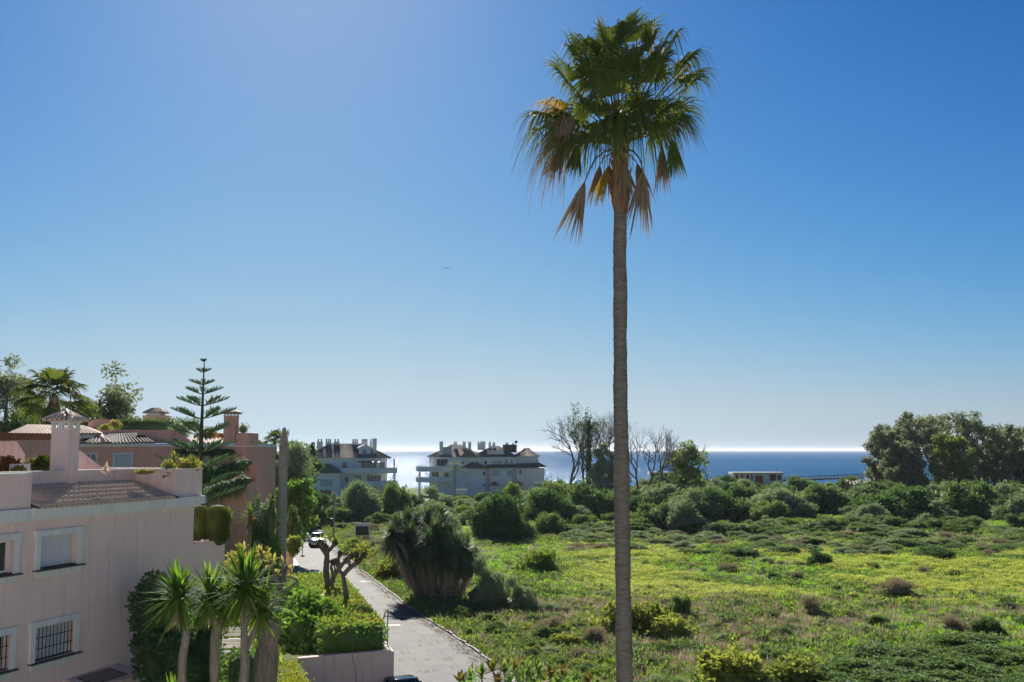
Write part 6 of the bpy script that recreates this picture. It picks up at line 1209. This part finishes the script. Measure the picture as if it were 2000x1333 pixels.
thicket(150, 'scrub_undergrowth', 'tangled undergrowth filling the scrub belt behind the meadow', ['green', 'olive', 'mat', 'dry', 'lime'], (1000, 2050), (958, 1040), (.9, 2.0), .9, lambda px, py, g: not (g.y > 225 and px < 1072) and not (g.y > 265 and 1425 < px < 1700))
# reeds with pale plumes
def reeds(label, px0, px1, ytop, ybot, n):
    g = gp((px0+px1)/2, ybot); r = (px1-px0)/2*g.y/2000; H = at(1000, ytop, g.y).z; t = thing('plume_reeds', label, 'reeds', g); f = LF(); P = np.stack([rng.uniform(-r, r, n), rng.normal(size=n)*.8, np.zeros(n)], -1); h = H*rng.uniform(.6, 1, n); D = np.stack([rng.normal(size=n)*.1, rng.normal(size=n)*.1, np.ones(n)], -1); f.strips(P, D, h, .06, 0, 2); f.strips(np.repeat(P, 4, 0), rdir(4*n)*.6 + UP, np.repeat(h*.6, 4), .09, .4, 3); f.build('stems', M['l_dry'], t)['kind'] = 'stuff'; f = LF(); Q = P + nrm(D)*h[:, None]
    f.leaves(np.repeat(Q, 3, 0) - UP*.3, rdir(3*n)*.35 + UP, rdir(3*n), .75, .22); f.build('plumes', M['l_plume'], t)['kind'] = 'stuff'
reeds('pale-plumed reed bed left of the largest dark bush', 1545, 1622, 962, 992, 42); reeds('pale-plumed reed bed between the largest dark bush and the right edge', 1838, 1900, 962, 1008, 60); reeds('thin pale reeds just right of the tall palm trunk', 1248, 1312, 953, 985, 34); reeds('pale reeds at the right edge below the grove', 1925, 2000, 978, 1012, 36); reeds('row of pale reeds under the boardwalk', 1650, 1720, 936, 966, 34)
# ------------------------------------------------------------------ ground cover
def tuft(n, ln, wd, spread, mats, drp=.35, flowers=0, lean=.6, leaf=0):
    f = LF(); 
    if n: P = np.stack([rng.normal(size=n)*spread, rng.normal(size=n)*spread, np.zeros(n)], -1); f.strips(P, rdir(n)*lean + UP, ln*rng.uniform(.5, 1.2, n), wd, drp, 2, prof=[1, .8, .1])
    if leaf: P = np.stack([rng.normal(size=leaf)*spread, rng.normal(size=leaf)*spread, ln*.5*rng.random(leaf)], -1); f.leaves(P, rdir(leaf) + UP*.7, rdir(leaf), ln*.6, ln*.34)
    if flowers: P = np.stack([rng.normal(size=flowers)*spread*1.3, rng.normal(size=flowers)*spread*1.3, ln*rng.uniform(.6, 1.0, flowers)], -1); f.leaves(P, rdir(flowers)*[1, 1, .3], UP + rdir(flowers)*.5, .11, .11, 1)
    return f.mesh('tuft', mats)
G = [tuft(26, .38, .035, .16, [M['l_grass']]) for _ in range(3)]
GF = [tuft(14, .36, .035, .2, [M['l_grass'], M['l_flower']], flowers=34) for _ in range(3)]
GD = [tuft(34, .6, .022, .16, [M['l_dry']], .3) for _ in range(2)] + [tuft(34, .55, .022, .18, [M['l_drybrown']], .3) for _ in range(2)]
GW = [tuft(4, .3, .03, .15, [M['l_green']], leaf=26) for _ in range(2)] + [tuft(0, .3, .03, .18, [M['l_bush']], leaf=34) for _ in range(2)]
def field_pts(n, y0, y1, near=1.3):
    y = y0 + (y1-y0)*rng.random(n)**near; x = rng.uniform(-.56, .56, n)*y*1.08; k = x > kerb_x(y) + .35; return x[k], y[k]
def lay(name, label, protos, n, y0, y1, prob, s0, s1, near=1.3):
    x, y = field_pts(n, y0, y1, near); k = rng.random(len(x)) < prob(x, y); x = x[k]; y = y[k]; scatter(name, label, protos, np.stack([x, y, gz(x, y)], -1), rng.uniform(s0, s1, len(x)))
lay('field_grass', 'rough green grass over the field', G, 60000, 36, 175, lambda x, y: np.clip(1.1 - zone_dry(x, y)*.9 - zone_meadow(x, y)*.45, .1, 1)*.8, .5, 1.2)
lay('meadow_flowers', 'yellow-flowered grass of the meadow', GF, 80000, 72, 128, lambda x, y: zone_meadow(x, y)*(.12 + .9*(fnoise(x, y, 6, 33) > .42)*(.35 + .65*(fnoise(x, y, 1.8, 35) > .45))), .5, 1.05, 1.)
lay('dry_grass', 'dry grey-brown grass among the weeds', GD, 60000, 36, 170, lambda x, y: zone_dry(x, y)*.8 + .07, .5, 1.25)
lay('field_weeds', 'low leafy weeds over the field and the verge', GW, 42000, 36, 190, lambda x, y: np.clip(.75*np.exp(-((x - kerb_x(y))/6)**2) + (fnoise(x, y, 7, 44) > .5)*.5*(1-zone_meadow(x, y)) + .1, 0, 1), .6, 1.7)
# lawn and planted ground of the raised gardens
n = 9000; y = rng.uniform(30, 70, n); x = rng.uniform(-15, -5, n); lim = np.interp(y, [28, Cm.y, C0.y, C0.y+.1, 70], [-4.3, Cm.x, C0.x, C0.x-.6, C0.x-6]) - .2; k = x < lim
scatter('lawn', 'sunlit yellow-green lawn beside the cracked wall', [tuft(22, .13, .03, .14, [M['l_lawn']], .3) for _ in range(2)], np.stack([x, y, np.full(n, TZ)], -1)[k], rng.uniform(.7, 1.4, int(k.sum())))
n = 7000; y = rng.uniform(16, 200, n); x = -y*rng.uniform(.13, .52, n); k = (y < Y1-.5) | (y > Y2+.5); k &= x < np.interp(y, [p.y for p in ROADL[:-2]], [p.x for p in ROADL[:-2]]) - 1.8; k &= ~((y < 45) & (x > -9))
scatter('garden_ground_cover', 'low planting over the raised gardens', GW + G, np.stack([x, y, np.full(n, TZ)], -1)[k], rng.uniform(.7, 1.5, int(k.sum())))

# dead leaves gathered along the kerb and on the asphalt
n = 900; y = rng.uniform(45, 115, n); d = np.abs(rng.normal(size=n))*.35 + .12; x = kerb_x(y) - d - (rng.random(n) < .12)*rng.uniform(0, 4.5, n)
f = LF(); k = 7; P = np.stack([rng.normal(size=k)*.12, rng.normal(size=k)*.12, .01 + .02*rng.random(k)], -1); f.leaves(P, rdir(k)*[1, 1, .15], UP + rdir(k)*.2, .1, .05)
scatter('leaf_litter', 'dead leaves lying along the road kerb', [f.mesh('tuft', [M['l_drybrown']])], np.stack([x, y, np.full(n, .02)], -1), rng.uniform(.6, 1.4, n), .02)
# ------------------------------------------------------------------ cars: lofted bodies, front towards -y
def loft(mb, secs, m=0, closed=True):
    n = len(secs[0]); vs = [p for s_ in secs for p in s_]; fs = []
    for i in range(len(secs)-1):
        for k in range(n if closed else n-1): fs.append((i*n+k, i*n+(k+1) % n, (i+1)*n+(k+1) % n, (i+1)*n+k))
    fs += [tuple(range(n-1, -1, -1)), tuple((len(secs)-1)*n+k for k in range(n))]; mb.add(vs, fs, m)
def sec(y, w_, z0, z1, tw=None):
    tw = tw or w_*.93; h = z1-z0
    return [(-w_*.88, y, z0), (-w_, y, z0+h*.25), (-w_, y, z0+h*.6), (-tw, y, z1-.03), (-tw*.8, y, z1), (tw*.8, y, z1), (tw, y, z1-.03), (w_, y, z0+h*.6), (w_, y, z0+h*.25), (w_*.88, y, z0)]
def car(name, label, paint, loc, rz):
    t = thing(name, label, 'car', loc, rz); b = MB()
    loft(b, [sec(-2.15, .62, .34, .62), sec(-2.05, .82, .28, .80), sec(-1.7, .88, .24, .88), sec(-.9, .90, .22, .98), sec(.2, .91, .22, 1.0), sec(1.4, .91, .22, 1.02), sec(1.95, .88, .28, 1.0), sec(2.12, .78, .36, .9)]); b.build('body', M[paint], t, smooth=True)
    b = MB(); g = lambda y, w_, z0, z1, tw: [(-w_, y, z0), (-tw, y, z1), (tw, y, z1), (w_, y, z0)]
    loft(b, [g(-1.0, .80, .93, .95, .78), g(-.25, .80, .96, 1.40, .62), g(.9, .80, .98, 1.42, .62), g(1.85, .76, .98, 1.05, .70)]); b.build('windows', M['glass'], t)
    b = MB(); loft(b, [[(-.60, -.30, 1.39), (-.5, -.34, 1.415), (.5, -.34, 1.415), (.60, -.30, 1.39)], [(-.645, .2, 1.43), (-.5, .2, 1.475), (.5, .2, 1.475), (.645, .2, 1.43)], [(-.64, .7, 1.43), (-.5, .7, 1.475), (.5, .7, 1.475), (.64, .7, 1.43)], [(-.62, 1.1, 1.40), (-.5, 1.15, 1.43), (.5, 1.15, 1.43), (.62, 1.1, 1.40)]]); b.build('roof', M[paint], t, smooth=True)
    for s_ in (-1, 1):
        b = MB(); b.tube([(s_*.80, -.98, .96), (s_*.635, -.28, 1.41)], .035, 6); b.build('pillar', M[paint], t); b = MB(); b.tube([(s_*.8, .35, .99), (s_*.64, .4, 1.44)], .035, 6); b.build('pillar', M[paint], t)
        b = MB(); b.hexa([(s_*.45, -2.12, .66), (s_*.76, -2.03, .66), (s_*.76, -1.95, .66), (s_*.45, -2.0, .66)], [(s_*.48, -2.08, .78), (s_*.78, -1.98, .80), (s_*.78, -1.9, .80), (s_*.48, -1.96, .78)]); b.build('headlight', M['lamp_glass'], t)
        b = MB(); b.lathe([(.05, 0), (.1, .03), (.11, .13), (.06, .2)], 8); o_ = b.build('mirror', M[paint], t, (s_*.93, -.72, .99)); o_.rotation_euler = (0, s_*R(90), 0); o_.location.x = s_*.86
        for y in (-1.3, 1.3):
            b = MB(); b.lathe([(.2, -.11), (.31, -.11), (.33, -.07), (.33, .07), (.31, .11), (.2, .11)], 18); w_ = b.build('tyre', M['tyre'], t, (s_*.82, y, .33)); w_.rotation_euler = (0, R(90), 0); b = MB(); b.lathe([(.02, -.09), (.2, -.105), (.2, .105), (.02, .09)], 12); b.build('rim', M['chrome'], w_)
    b = MB(); b.hexa([(-.5, -2.17, .38), (.5, -2.17, .38), (.5, -2.0, .38), (-.5, -2.0, .38)], [(-.44, -2.15, .60), (.44, -2.15, .60), (.44, -2.0, .6), (-.44, -2.0, .6)]); b.build('grille', M['iron'], t)
    b = MB(); b.box(-.26, .26, -2.2, -2.171, .43, .54); b.build('number_plate', M['plate'], t); return t
c = gp(613, 1070); a, b_ = kerb_x(c.y-6), kerb_x(c.y+6)
car('silver_car', 'silver white car driving towards the camera on the narrow road', 'car_silver', (c.x, c.y+2.1, .02), math.atan2(-(b_-a), 12))
c = at(792, 1318, 44.5); car('black_car', 'glossy black car whose roof shows at the bottom edge beside the road', 'car_black', (c.x, 44.0, .02), R(20))
# debris on the asphalt
c = gp(788, 1211); b = MB(); b.lathe([(.02, 0), (.16, .01), (.14, .05), (.03, .07)], 7); o_ = b.build('palm_debris', M['bark_dark'], None, (c.x, c.y, .015)); o_.scale = (1.6, .7, 1); tag(o_, 'small dark scrap lying on the asphalt', 'debris')
# a gull far off in the empty sky
c = at(872, 525, 150); t = LF(); u = np.linspace(-1, 1, 9)
b = MB(); b.tube([(0, -.3, 0), (0, -.15, 0), (0, .1, 0), (0, .35, .01)], [.02, .07, .08, .02], 7)
pts = [(-.62, .1, .02), (-.35, -.02, .16), (0, -.02, .04), (.35, -.02, .16), (.62, .1, .02)]
for p, q in zip(pts[:-1], pts[1:]): b.hexa([Vector(p)+Vector((0, 0, -.012)), Vector(q)+Vector((0, 0, -.012)), Vector(q)+Vector((0, .17, -.012)), Vector(p)+Vector((0, .17, -.012))], [Vector(p), Vector(q), Vector(q)+Vector((0, .17, 0)), Vector(p)+Vector((0, .17, 0))])
tag(b.build('bird', M['dark_board'], None, c), 'tiny dark bird flying high in the clear sky', 'bird')
# ------------------------------------------------------------------ one even box of thin haze added to lighten far shadows, sky outside it
m = bpy.data.materials.new('haze'); m.use_nodes = True; nt = m.node_tree; nt.nodes.clear()
o = nt.nodes.new('ShaderNodeOutputMaterial'); v = nt.nodes.new('ShaderNodeVolumePrincipled')
v.inputs['Color'].default_value = (.86, .92, 1, 1); v.inputs['Density'].default_value = .00005; v.inputs['Anisotropy'].default_value = .4
nt.links.new(v.outputs[0], o.inputs['Volume'])
b = MB(); b.box(-61000, 61000, -75, 76000, -5.4, 40); hz_ = b.build('haze', m); tag(hz_, 'thin pale haze added over the whole scene to lighten shadows', kind='stuff')
